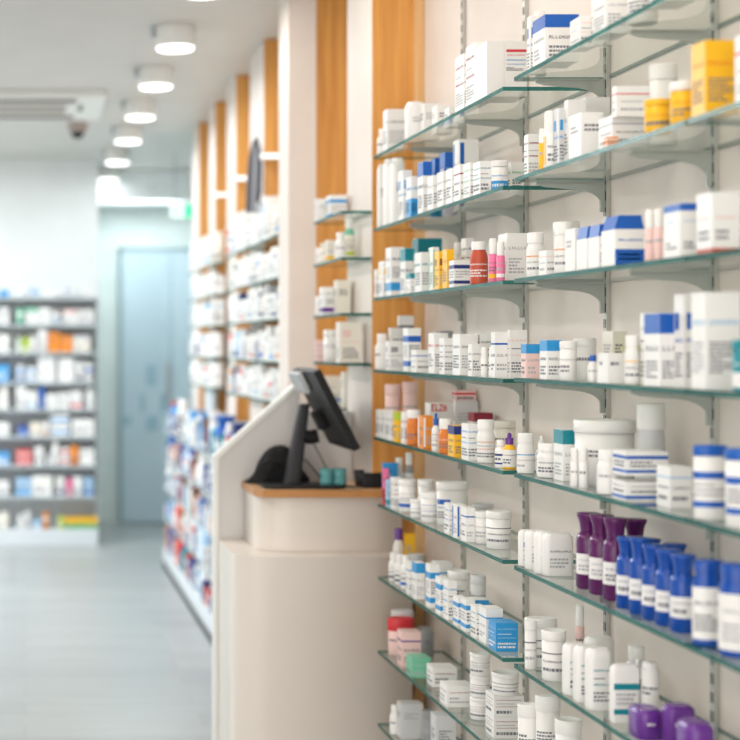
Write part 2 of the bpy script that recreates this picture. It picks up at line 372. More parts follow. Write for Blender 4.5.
# ---------------------------------------------------------------- products
def strip(mb, fn, u0, v0, u1, v1, m, cyl):
    n = max(1, int(abs(u1-u0)/0.12)) if cyl else 1
    vs = []; fs = []
    for i in range(n+1):
        u = u0+(u1-u0)*i/n; vs += [fn(u, v0), fn(u, v1)]
    for i in range(n): fs.append((2*i, 2*i+2, 2*i+3, 2*i+1))
    mb.add(vs, fs, m, cyl)
def text(mb, fn, u0, v0, u1, v1, rows, m, W, cyl, rnd, big=False):
    """illegible small print: rows of word-like dashes; W = physical width for u in 0..1"""
    if big: q_ = (v1-v0)*0.2; v0 += q_; v1 -= q_
    rh = (v1-v0)/rows
    for r in range(rows):
        u = u0; end = u1 if (big or rnd.random() < 0.6) else u0+(u1-u0)*rnd.uniform(0.45, 0.9)
        z0 = v1-rh*(r+1)+rh*0.22; z1 = v1-rh*r-rh*0.22
        while u < end-0.01:
            if big:
                lw = min(0.75*(z1-z0)*fn.H/W, (u1-u0)/4)
                k = rnd.randrange(4)
                t_ = lw*0.3
                strip(mb, fn, u, z0, u+t_, z1, m, cyl)
                if k != 0: strip(mb, fn, u+lw-t_, z0, u+lw, z1, m, cyl)
                zz = (z0+z1)/2; tz = (z1-z0)*0.12
                if k in (1, 2): strip(mb, fn, u+t_, zz-tz, u+lw-t_, zz+tz, m, cyl)
                if k in (0, 3): strip(mb, fn, u+t_, z0, u+lw-t_*(k == 3), z0+2*tz, m, cyl)
                if k in (2,): strip(mb, fn, u+t_, z1-2*tz, u+lw-t_, z1, m, cyl)
                u += lw*1.35
            else:
                ww = rnd.uniform(0.002, 0.007)/W; strip(mb, fn, u, z0, min(u+ww, end), z1, m, cyl); u += ww+0.0015/W
def decorate(mb, fn, W, H, body, acc, style, rnd, cyl=False):
    A = pm(acc); INK = pm('ink') if body not in ('navy', 'purple', 'blue', 'light blue', 'cobalt', 'dark red', 'brick red', 'black', 'violet', 'teal') else pm('white')
    if INK.name.endswith('ink') and rnd.random() < 0.35: INK = pm('faint')
    fn.H = H
    S = lambda u0, v0, u1, v1, m: strip(mb, fn, u0, v0, u1, v1, m, cyl)
    T = lambda u0, v0, u1, v1, r, m, big=False: text(mb, fn, u0, v0, u1, v1, r, m, W, cyl, rnd, big)
    rows = lambda dv: max(1, min(9, int(dv*H/0.006)))
    if style == 'band': S(0, 0.1, 1, 0.27, A); T(0.12, 0.66, 0.9, 0.84, 1, INK, True); T(0.12, 0.36, 0.85, 0.6, rows(0.24), INK)
    elif style == 'bands': S(0, 0.12, 1, 0.24, A); S(0, 0.68, 1, 0.82, A); T(0.1, 0.32, 0.9, 0.62, rows(0.3), INK)
    elif style == 'top': S(0, 0.72, 1, 0.995, A); T(0.12, 0.42, 0.88, 0.62, 1, INK, True); T(0.12, 0.1, 0.85, 0.36, rows(0.26), INK)
    elif style == 'logo': S(0.12, 0.62, 0.5, 0.8, A); T(0.12, 0.44, 0.9, 0.57, 1, A, True); T(0.12, 0.1, 0.85, 0.38, rows(0.28), INK)
    elif style == 'text': T(0.1, 0.6, 0.9, 0.78, 1, A, True); T(0.1, 0.16, 0.85, 0.5, rows(0.34), INK)
    elif style == 'texts': T(0.08, 0.72, 0.92, 0.85, 1, A, True); T(0.08, 0.42, 0.92, 0.54, 1, A, True); T(0.08, 0.1, 0.9, 0.34, rows(0.24), INK); S(0.08, 0.6, 0.7, 0.62, INK)
    elif style == 'stripe': S(0.06, 0.05, 0.26, 0.95, A); T(0.36, 0.5, 0.92, 0.72, 1, INK, True); T(0.36, 0.12, 0.9, 0.42, rows(0.3), INK)
    elif style == 'block': S(0.0, 0.0, 1, 0.45, A); T(0.12, 0.6, 0.9, 0.8, 1, A, True); T(0.12, 0.12, 0.85, 0.36, rows(0.24), pm('white'))
    elif style == 'plain': T(0.15, 0.55, 0.8, 0.75, rows(0.2), INK)
    elif style == 'lidtop': S(0, 0.86, 1, 0.995, A); T(0.14, 0.6, 0.6, 0.74, 1, pm('sky'), True); T(0.14, 0.14, 0.8, 0.3, 2, INK)
    elif style == 'foot': S(0, 0, 1, 0.08, A); T(0.14, 0.5, 0.8, 0.66, 1, pm('pale pink'), True); T(0.14, 0.2, 0.8, 0.4, 2, INK)
    elif style == 'line': S(0, 0.72, 1, 0.76, A); T(0.12, 0.4, 0.9, 0.58, 1, INK, True); T(0.12, 0.15, 0.8, 0.32, rows(0.17), INK)
    elif style == 'label': T(0.15, 0.6, 0.85, 0.8, 1, INK, True); T(0.15, 0.15, 0.85, 0.5, rows(0.35), INK)
SW = {'band': 'band', 'bands': 'bands', 'top': 'top', 'logo': 'logo', 'text': 'lettering', 'texts': 'lettering', 'stripe': 'stripe', 'block': 'lower half', 'plain': 'print', 'blank': 'print', 'lidtop': 'lid', 'foot': 'foot', 'line': 'line', 'label': 'print'}
def e_(i): return 1e-4*i

def p_carton(t, w, l, h, body, acc, style, rnd):
    m = MB(); B = pm(body)
    m.box(-w/2, w/2, -l/2, l/2, 0, h, B)
    o = 0.00025
    fl = lambda u, v: (-w/2+u*w, -l/2-o, v*h)
    sd = lambda u, v: (-w/2-o, l/2-u*l, v*h)
    class FN:
        def __init__(s, f): s.f = f; s.H = h
        def __call__(s, u, v): return s.f(u, v)
    decorate(m, FN(fl), w, h, body, acc, style, rnd); decorate(m, FN(sd), l, h, body, acc, style, rnd)
    # printed flap line on the lid
    m.add([(-w/2+0.002, -l/2+0.002, h+o), (w/2-0.002, -l/2+0.002, h+o), (w/2-0.002, -l/2+0.0028, h+o), (-w/2+0.002, -l/2+0.0028, h+o)], [(0,1,2,3)], pm('faint'))
    m.build('sleeve', t)
def cyl_fn(w, l, z0, H, off=0.0004, arc=2.9):
    class FN:
        def __init__(s): s.H = H
        def __call__(s, u, v):
            a = math.radians(-106)-arc/2+u*arc
            return ((w/2+off)*math.cos(a), (l/2+off)*math.sin(a), z0+v*H)
    return FN()
def part(mb, name, t): return mb.build(name, t)
def p_tub(t, w, l, h, body, acc, style, rnd, lidc=None, lid=0.2):
    R = w/2; sy = l/w; B = pm(body); lh = max(0.008, h*lid)
    m = MB(); m.lathe([(R*0.90, 0), (R*0.95, 0.002), (R*0.955, h-lh-0.001), (R*0.88, h-lh)], B, 28, 1, sy)
    fn = cyl_fn(w*0.955, l*0.955, (h-lh)*0.1, (h-lh)*0.8); decorate(m, fn, w*1.4, (h-lh)*0.8, body, acc, style, rnd, True)
    part(m, 'body', t)
    m = MB(); Lm = pm(lidc or body)
    m.lathe([(R*0.98, h-lh+0.0005), (R, h-lh+0.002), (R, h-0.003), (R*0.96, h-0.0005), (R*0.90, h), (R*0.86, h-0.0015), (R*0.01, h-0.0015)], Lm, 28, 1, sy)
    part(m, 'lid', t)
def p_bottle(t, w, l, h, body, acc, style, rnd, capc='white', cap=0.24, capr=0.72, labelc='white', lab=True, neck=0.06):
    R = w/2; sy = l/w; ch = h*cap; nb = h*neck; bh = h-ch-nb; B = pm(body)
    m = MB(); r2 = R*capr
    m.lathe([(R*0.9, 0), (R*0.99, h*0.012), (R, h*0.03), (R, bh*0.9), (R*0.93, bh*0.96), (r2*0.92, bh+nb*0.5), (r2*0.9, bh+nb)], B, 24, 1, sy); part(m, 'body', t)
    m = MB(); m.lathe([(r2, bh+nb+0.0003), (r2, h-0.002), (r2*0.94, h-0.0003), (r2*0.01, h)], pm(capc), 24, 1, sy)
    part(m, 'cap', t)
    if lab:
        m = MB(); z0, z1 = bh*0.1, bh*0.86; q = 0.0005
        m.lathe([(R+q, z0), (R+q, z1)], pm(labelc), 24, 1, sy, caps=False)
        fn = cyl_fn(w, l, z0, z1-z0, 0.0011); decorate(m, fn, w*1.4, z1-z0, labelc, acc, style, rnd, True); part(m, 'label', t)
def p_flare(t, w, l, h, body, acc, style, rnd):   # squeeze bottle with shoulders and a flared stopper
    R = w/2; sy = l/w; B = pm(body) if body+'g' not in _m else _m[body+'g']
    m = MB(); m.lathe([(R*0.9, 0), (R, h*0.02), (R, h*0.60), (R*0.97, h*0.66), (R*0.86, h*0.71), (R*0.68, h*0.745), (R*0.62, h*0.76)], B, 24, 1, sy); part(m, 'body', t)
    m = MB(); m.lathe([(R*0.66, h*0.762), (R*0.68, h*0.80), (R*0.74, h*0.88), (R*0.92, h*0.96), (R*0.94, h*0.99), (R*0.88, h), (R*0.01, h)], B, 24, 1, sy); part(m, 'cap', t)
    m = MB(); fn = cyl_fn(w, l, h*0.2, h*0.27, 0.0006, 2.6); strip(m, fn, 0, 0, 1, 1, pm('white'), True)
    fn2 = cyl_fn(w, l, h*0.2, h*0.27, 0.0012, 2.6); decorate(m, fn2, w*1.3, h*0.27, 'white', acc, 'label', rnd, True); part(m, 'label', t)
def p_dropper(t, w, l, h, body, acc, style, rnd, capc='blue'):
    p_bottle(t, w, l, h*0.86, body, acc, style, rnd, capc=capc, cap=0.22, capr=0.6, labelc='white')
    m = MB(); R = w/2; sy = l/w; m.lathe([(R*0.3, h*0.861), (R*0.34, h*0.9), (R*0.3, h*0.97), (R*0.1, h)], pm(capc), 14, 1, sy); part(m, 'nozzle', t)
def p_tube(t, w, l, h, body, acc, style, rnd, capc='white', cap=0.36):  # slim tube, long cap on top
    R = w/2; sy = l/w; m = MB()
    m.lathe([(R*0.92, 0), (R, 0.003), (R, h*(1-cap)-0.001), (R*0.9, h*(1-cap))], pm(body), 20, 1, sy)
    decorate(m, cyl_fn(w, l, h*0.04, h*(0.9-cap)), w*1.4, h*(0.9-cap), body, acc, style, rnd, True); part(m, 'body', t)
    m = MB(); m.lathe([(R*0.86, h*(1-cap)+0.0003), (R*0.86, h-0.004), (R*0.7, h-0.0005), (R*0.01, h)], pm(capc), 20, 1, sy); part(m, 'cap', t)
def p_pouch(t, w, l, h, body, acc, style, rnd):   # soft-cornered pack
    m = MB(); pl = rrect(-w/2, w/2, -l/2, l/2, min(w, l)*0.38, 5)
    k = 4; n = len(pl); vs = []; lay = [(0.95, 0), (1, h*0.04), (1, h*0.86), (0.96, h*0.95), (0.8, h)]
    for s_, z in lay: vs += [(x*s_, y*s_, z) for x, y in pl]
    fs = [(i*n+j, i*n+(j+1) % n, (i+1)*n+(j+1) % n, (i+1)*n+j) for i in range(len(lay)-1) for j in range(n)]
    m.add(vs, fs, pm(body), True); m.add(vs[-n:], [tuple(range(n))], pm(body)); m.add(vs[:n], [tuple(range(n))[::-1]], pm(body))
    r = min(w, l)*0.2
    class FN:
        H = h*0.8
        def __call__(s, u, v): return (-w/2+r*0.9+u*(w-r*1.8), -l/2-0.0005, h*0.06+v*h*0.78)
    if w-1.8*r > 0.004: decorate(m, FN(), w-1.8*r, h*0.78, body, acc, style, rnd)
    part(m, 'body', t)
    m = MB(); m.prism([(x*0.76, y*0.76) for x, y in pl], h*1.0003, h*1.025, pm(body), smooth=False); part(m, 'cap', t)
def p_packet(t, w, l, h, body, acc, style, rnd):   # flat hanging packet with a header card
    m = MB(); B = pm(body); hb = h*0.82
    pts = [(-w/2, 0), (w/2, 0), (w/2*0.96, h*0.03), (w/2, hb*0.5), (w/2*0.96, hb), (-w/2*0.96, hb), (-w/2, hb*0.5), (-w/2*0.96, h*0.03)]
    a, b = (l/2, w/2)
    m.box(-w/2, w/2, -l/2*0.8, l/2*0.8, 0, hb, B)
    class FN:
        H = hb
        def __call__(s, u, v): return (-w/2-0.0004, l/2*0.8-u*l*0.8, v*hb)
    class FM:
        H = hb
        def __call__(s, u, v): return (-w/2+u*w, -l/2*0.8-0.0004, v*hb)
    decorate(m, FN(), l*0.8, hb, body, acc, style, rnd); decorate(m, FM(), w, hb, body, acc, style, rnd); part(m, 'packet_body', t)
    m = MB(); m.box(-w/2*0.3, w/2*0.3, -l/2*0.8, l/2*0.8, hb+0.0003, h, pm(acc)); part(m, 'header_card', t)
def p_caprow(t, w, l, h, body, acc, style, rnd):  # white pack under an angular coloured cap
    m = MB(); hb = h*0.72; m.box(-w/2, w/2, -l/2, l/2, 0, hb, pm(body))
    class FN:
        H = hb
        def __call__(s, u, v): return (-w/2+u*w, -l/2-0.0003, v*hb)
    decorate(m, FN(), w, hb, body, acc, 'text' if style == 'plain' else style, rnd); part(m, 'body', t)
    m = MB(); q = 0.0004
    m.xz([(-w*0.5, hb+q), (w*0.5, hb+q), (w*0.44, h*0.86), (w*0.40, h), (-w*0.36, h), (-w*0.44, h*0.84)], -l*0.45, l*0.45, pm(acc)); part(m, 'cap', t)
KIND = {'carton': ('carton', p_carton), 'tub': ('tub', p_tub), 'bottle': ('bottle', p_bottle), 'flare': ('squeeze_bottle', p_flare), 'dropper': ('dropper_bottle', p_dropper),
        'tube': ('tube', p_tube), 'pouch': ('oval_bottle', p_pouch), 'caprow': ('capped_pack', p_caprow), 'packet': ('packet', p_packet)}
def product(kind, w, l, h, body, acc, style, loc, where, rnd, group, desc=None, **kw):
    nm, f = KIND[kind]; word = nm.replace('_', ' ')
    if desc is None:
        desc = f'{body} {word}' + (f' with {acc} {SW[style]}' if acc != body else '')
        if kw.get('lidc'): desc = f'{body} tub with {kw["lidc"]} lid'
        if kw.get('capc') and kw['capc'] != 'white': desc = f'{body} {word} with {kw["capc"]} cap'
    t = thing(nm, desc + ', ' + where, word if kind != 'carton' else 'box', loc, group)
    f(t, w, l, h, body, acc, style, rnd, **kw)
    if len(t.children) == 1:      # a one-piece product is one mesh object
        c = t.children[0]; c.parent = None; c.location = t.location
        for k_ in ('label', 'category', 'group'): c[k_] = t[k_]
        bpy.data.objects.remove(t); c.name = nm; c.data.name = nm; return c
    return t
warns = []
def stock(items, zt, where, group, xf, xback, ymin, ymax):
    """items: (kind, left px, width px, top px, inset from the shelf edge, depth m, body, accent, style[, extra]) -> placed where they stand in the room"""
    its = []
    for it in items:
        kind, xl, wp, yt, d0, l, body, acc, style = it[:9]; kw = dict(it[9]) if len(it) > 9 else {}
        X0 = xf+d0; Yf = X0*F/(xl-PX); base = zt+kw.pop('dz', 0)+0.0006
        ww = wp*Yf/F; h = CZ-(yt-PY)*Yf/F-base
        if 'H' in kw: h = kw.pop('H')
        ww = min(ww, xback-0.003-X0)
        if kind not in ('carton', 'caprow', 'pouch'): l = ww
        elif l is None: l = 0.05
        its.append([Yf, X0, ww, l, h, base, it, kw])
    its.sort(key=lambda a: -a[0])
    for i, a in enumerate(its):
        xl = a[6][1]; kd = a[6][0]; q = a[0]
        lm = 0.62*a[2] if kd not in ('carton', 'caprow', 'pouch', 'packet') else 0.018
        lm = max(0.014, min(lm, 0.05))
        if a[0] > ymax-0.001-lm:            # keep it on the glass: slide it towards the shelf edge on its line of sight
            a[0] = ymax-0.001-lm; a[1] = max(xf+0.002, a[0]*(xl-PX)/F)
            a[2] = min(a[2], xback-0.003-a[1])
        for _ in range(3):
            for b in its[:i]:
                if b[1] < a[1]+a[2] and a[1] < b[1]+b[2] and not (b[5] >= a[5]+a[4] or a[5] >= b[5]+b[4]) and a[0] > b[0]-lm-0.0006:
                    a[0] = b[0]-lm-0.0006
        a[0] = max(a[0], ymin+0.001)
        lim = ymax-0.001-a[0]
        for b in its[:i]:
            if b[1] < a[1]+a[2] and a[1] < b[1]+b[2] and not (b[5] >= a[5]+a[4] or a[5] >= b[5]+b[4]):
                lim = min(lim, b[0]-a[0]-0.0006)
        a[3] = min(a[3], lim)
        sh = PX+F*a[1]/a[0]-xl
        if abs(sh) > 4: warns.append((where[14:], a[6][:4], 'shift', round(sh, 1)))
        if a[3] < 0.010: warns.append((where, a[6][:4], round(a[3], 4))); a[3] = 0.010
    its.sort(key=lambda a: a[6][1])
    for i, a in enumerate(its):
        Yf, X0, ww, l, h, base, it, kw = a; kind, xl, wp, yt, d0, _, body, acc, style = it[:9]
        if h < 0.01: warns.append((where, it[:4], 'h', h)); continue
        product(kind, ww, l, h, body, acc, style, (X0+ww/2, Yf+l/2, base), where.format(n=ordn(i+1)), random.Random(int(xl*31+yt)), group, **kw)

# kind, xl, w, ytop, inset, depth, body, accent, style
B1 = {
1: [('bottle',378,11,131,.02,.03,'white','faint','plain'),('carton',387,20,109,.006,.045,'white','grey','text'),('pouch',408,18,102,.02,.05,'white','pale grey','plain'),
    ('carton',424,16,103,.05,.045,'white','pale grey','plain'),('carton',437,16,105,.05,.045,'white','pale grey','plain'),('carton',449,15,107,.05,.04,'white','pale grey','plain'),
    ('carton',464,12,53,.006,.07,'white','dark red','texts'),('carton',475,14,42,.006,.07,'white','dark red','texts'),('carton',487,40,41,.006,.10,'white','light blue','blank',{'desc':'large white carton with red and blue print'})],
2: [('pouch',378,14,166,.01,.05,'white','pale grey','plain'),('pouch',386,14,160,.01,.05,'white','pale grey','plain'),('pouch',393,13,159,.015,.05,'white','pale grey','plain'),
    ('carton',403,9,170,.005,.05,'white','light blue','logo'),('carton',411,9,176,.005,.05,'white','light blue','block'),('carton',423,9,161,.005,.05,'white','blue','top'),
    ('carton',435,10,158,.07,.04,'blue','white','plain'),('carton',445,12,152,.07,.05,'blue','white','plain'),('carton',459,20,139,.07,.05,'white','blue','stripe'),
    ('carton',433,9,175,.005,.05,'white','faint','text'),('carton',443,9,171,.005,.05,'white','grey','text'),('carton',452,9,168,.005,.05,'white','grey','text'),
    ('carton',460,10,164,.005,.05,'white','dark red','line'),('carton',470,10,162,.005,.05,'white','green','texts'),('carton',480,12,161,.005,.05,'white','teal','texts'),
    ('tub',493,17,160,.025,.05,'white','light blue','block'),('carton',511,13,162,.085,.05,'white','green','text')],
3: [('carton',374,8,270,.005,.05,'white','faint','text'),('carton',383,9,261,.005,.05,'white','yellow','logo'),('carton',391,13,247,.005,.06,'white','light blue','band'),
    ('carton',405,9,248,.02,.05,'white','teal','top'),('carton',418,24,238,.085,.06,'white','teal','top'),('carton',410,10,273,.004,.04,'white','teal','top'),
    ('carton',421,13,252,.006,.06,'white','teal','text'),('carton',433,6,247,.006,.04,'white','green','stripe'),('carton',439,7,251,.005,.04,'yellow','brown','logo'),
    ('carton',447,7,249,.005,.04,'yellow','orange','text'),('bottle',454,11,242,.05,.05,'white','grey','plain'),('carton',454,17,260,.004,.04,'white','navy','bands'),
    ('carton',466,8,238,.055,.04,'white','ink','texts'),('bottle',473,17,241,.004,.05,'brick red','white','text',{'labelc':'brick red','capc':'white','cap':.2,'capr':.85,'desc':'brick red bottle with white cap'}),
    ('tube',490,8,238,.006,.03,'pink','yellow','band'),('tube',498,8,241,.006,.03,'pink','white','band'),('carton',507,20,233,.032,.06,'white','faint','text')],
4: [('bottle',372,13,334,.03,.05,'white','faint','plain'),('carton',388,20,328,.04,.05,'white','pale grey','plain'),('carton',399,14,317,.12,.03,'white','ink','bands'),
    ('carton',389,18,341,.004,.04,'white','grey','logo'),('carton',408,13,328,.01,.05,'white','blue','bands'),('carton',416,17,350,.004,.05,'white','blue','line'),
    ('carton',434,14,333,.006,.05,'white','red','text'),('carton',440,13,331,.09,.04,'grey','white','plain'),('carton',444,14,338,.004,.04,'white','ink','texts'),
    ('carton',460,18,334,.004,.06,'white','ink','text'),('carton',472,10,344,.004,.03,'white','grey','text'),('tube',482,7,347,.004,.03,'white','grey','plain'),('tube',490,7,347,.004,.03,'white','grey','plain'),
    ('carton',480,16,333,.05,.05,'white','ink','texts'),('carton',495,14,332,.006,.05,'white','blue','line'),('carton',509,17,330,.032,.05,'white','pale pink','texts')],
5: [('tub',386,15,382,.095,.05,'pale pink','faint','line'),('tub',401,15,381,.09,.05,'pale pink','faint','line'),('carton',379,7,410,.004,.04,'white','faint','text'),
    ('carton',385,6,410,.004,.04,'white','grey','text'),('carton',391,6,411,.004,.04,'white','faint','text'),('carton',397,8,412,.004,.04,'yellow','lime','top'),
    ('carton',404,6,412,.004,.03,'white','ink','text'),('bottle',409,14,410,.006,.04,'amber','orange','text',{'labelc':'amber','capr':.95}),('carton',423,10,416,.004,.05,'orange','white','stripe'),
    ('dropper',433,8,413,.004,.03,'white','ink','texts',{'capc':'blue'}),('bottle',441,14,419,.004,.04,'amber','white','text',{'labelc':'amber','cap':.3,'capr':.9}),
    ('carton',454,13,426,.004,.05,'yellow','navy','top'),('carton',468,10,424,.004,.05,'white','light blue','texts'),('bottle',480,17,420,.008,.05,'white','amber','texts',{'capr':.95}),
    ('carton',430,26,403,.07,.05,'white','red','elza',{'desc':'white carton with red lettering'}),('carton',455,30,401,.115,.05,'pale grey','faint','plain',{'desc':'wide pale grey carton'}),
    ('carton',455,28,388,.12,.028,'pale pink','red','bands',{'dz':.105,'H':.038,'desc':'flat pale pink carton on top'}),('carton',474,19,413,.12,.05,'dark red','white','line'),
    ('bottle',497,11,440,.004,.04,'white','navy','bands'),('dropper',505,13,433,.012,.04,'yellow','brown','text',{'capc':'violet','desc':'yellow bottle with violet cap'}),('tub',496,23,421,.09,.05,'ivory','lime','plain')],
6: [('carton',382,14,461,.02,.03,'light blue','white','plain'),('carton',382,5,468,.003,.02,'pink','red','block'),('carton',388,8,480,.004,.03,'sky','teal','band'),('carton',394,8,478,.008,.04,'white','dark red','texts'),
    ('tub',401,18,480,.01,.05,'white','blue','band'),('tub',420,16,480,.04,.05,'white','faint','line'),('tub',412,13,500,.004,.03,'white','blue','text'),('tub',423,17,493,.004,.05,'white','blue','texts'),
    ('tub',438,32,482,.03,.08,'white','blue','logo'),('carton',449,8,504,.003,.04,'white','blue','texts'),('carton',457,9,505,.003,.04,'white','blue','stripe'),('carton',466,9,508,.004,.04,'white','blue','line'),
    ('bottle',395,9,450,.12,.03,'white','grey','plain'),('bottle',405,9,448,.12,.03,'grey','white','plain'),
    ('tub',477,20,512,.02,.06,'white','faint','text'),('tub',490,25,512,.02,.07,'white','ink','line'),('tub',474,22,504,.105,.06,'pale grey','faint','plain')],
7: [('bottle',390,10,553,.008,.03,'white','ink','band'),('bottle',396,10,555,.008,.03,'white','ink','band'),('bottle',402,10,556,.008,.03,'white','blue','band'),
    ('bottle',394,10,517,.11,.03,'white','violet','plain',{'capc':'violet'}),('carton',404,9,524,.12,.03,'yellow','ivory','plain'),
    ('carton',409,6,562,.004,.03,'white','light blue','line'),('carton',416,9,563,.004,.04,'white','light blue','top'),('tub',410,16,555,.06,.04,'pale grey','grey','plain'),
    ('carton',430,10,565,.006,.04,'white','light blue','bands'),('carton',437,16,563,.05,.05,'white','light blue','line'),('carton',440,9,578,.004,.04,'white','light blue','bands'),('carton',448,9,581,.004,.04,'white','light blue','texts'),
    ('tub',451,22,572,.04,.06,'white','faint','plain'),('tub',473,15,576,.06,.05,'pale grey','faint','line'),
    ('carton',458,9,598,.004,.04,'white','light blue','bands'),('carton',466,9,600,.004,.04,'white','light blue','bands'),('carton',474,15,600,.03,.04,'white','light blue','top'),
    ('carton',476,10,607,.004,.04,'white','teal','texts'),('carton',486,17,609,.006,.05,'white','light blue','line'),('carton',496,22,623,.004,.05,'light blue','sky','texts')],
8: [('tub',393,21,597,.09,.06,'yellow','blue','bands',{'lidc':'pale grey'}),('tub',387,26,617,.012,.06,'pale pink','red','plain',{'lidc':'red','lid':.34}),('carton',402,19,632,.008,.05,'pale pink','violet','line'),
    ('pouch',421,14,630,.09,.06,'grey','pale grey','plain'),('carton',412,19,658,.004,.06,'mint','green','texts'),('carton',433,24,668,.03,.06,'white','dark red','text'),('carton',447,26,686,.006,.06,'white','dark red','text'),
    ('tub',473,20,694,.03,.06,'white','dark red','texts',{'H':.050}),('tub',473,20,672,.03,.06,'white','dark red','texts',{'dz':.0506,'H':.050}),('tub',473,20,650,.03,.06,'white','ink','texts',{'dz':.1012,'H':.050}),
    ('carton',494,30,700,.03,.06,'white','dark red','texts',{'H':.046}),('carton',494,30,680,.03,.06,'white','dark red','texts',{'dz':.0466,'H':.046}),('tub',496,27,656,.03,.06,'white','ink','line',{'dz':.0932,'H':.048})],
9: [('bottle',391,9,706,.004,.04,'white','ink','plain'),('carton',401,22,704,.02,.06,'pale grey','white','plain'),('tub',424,14,712,.05,.05,'grey','white','plain'),('carton',436,20,716,.03,.05,'pale grey','ink','plain')],
}
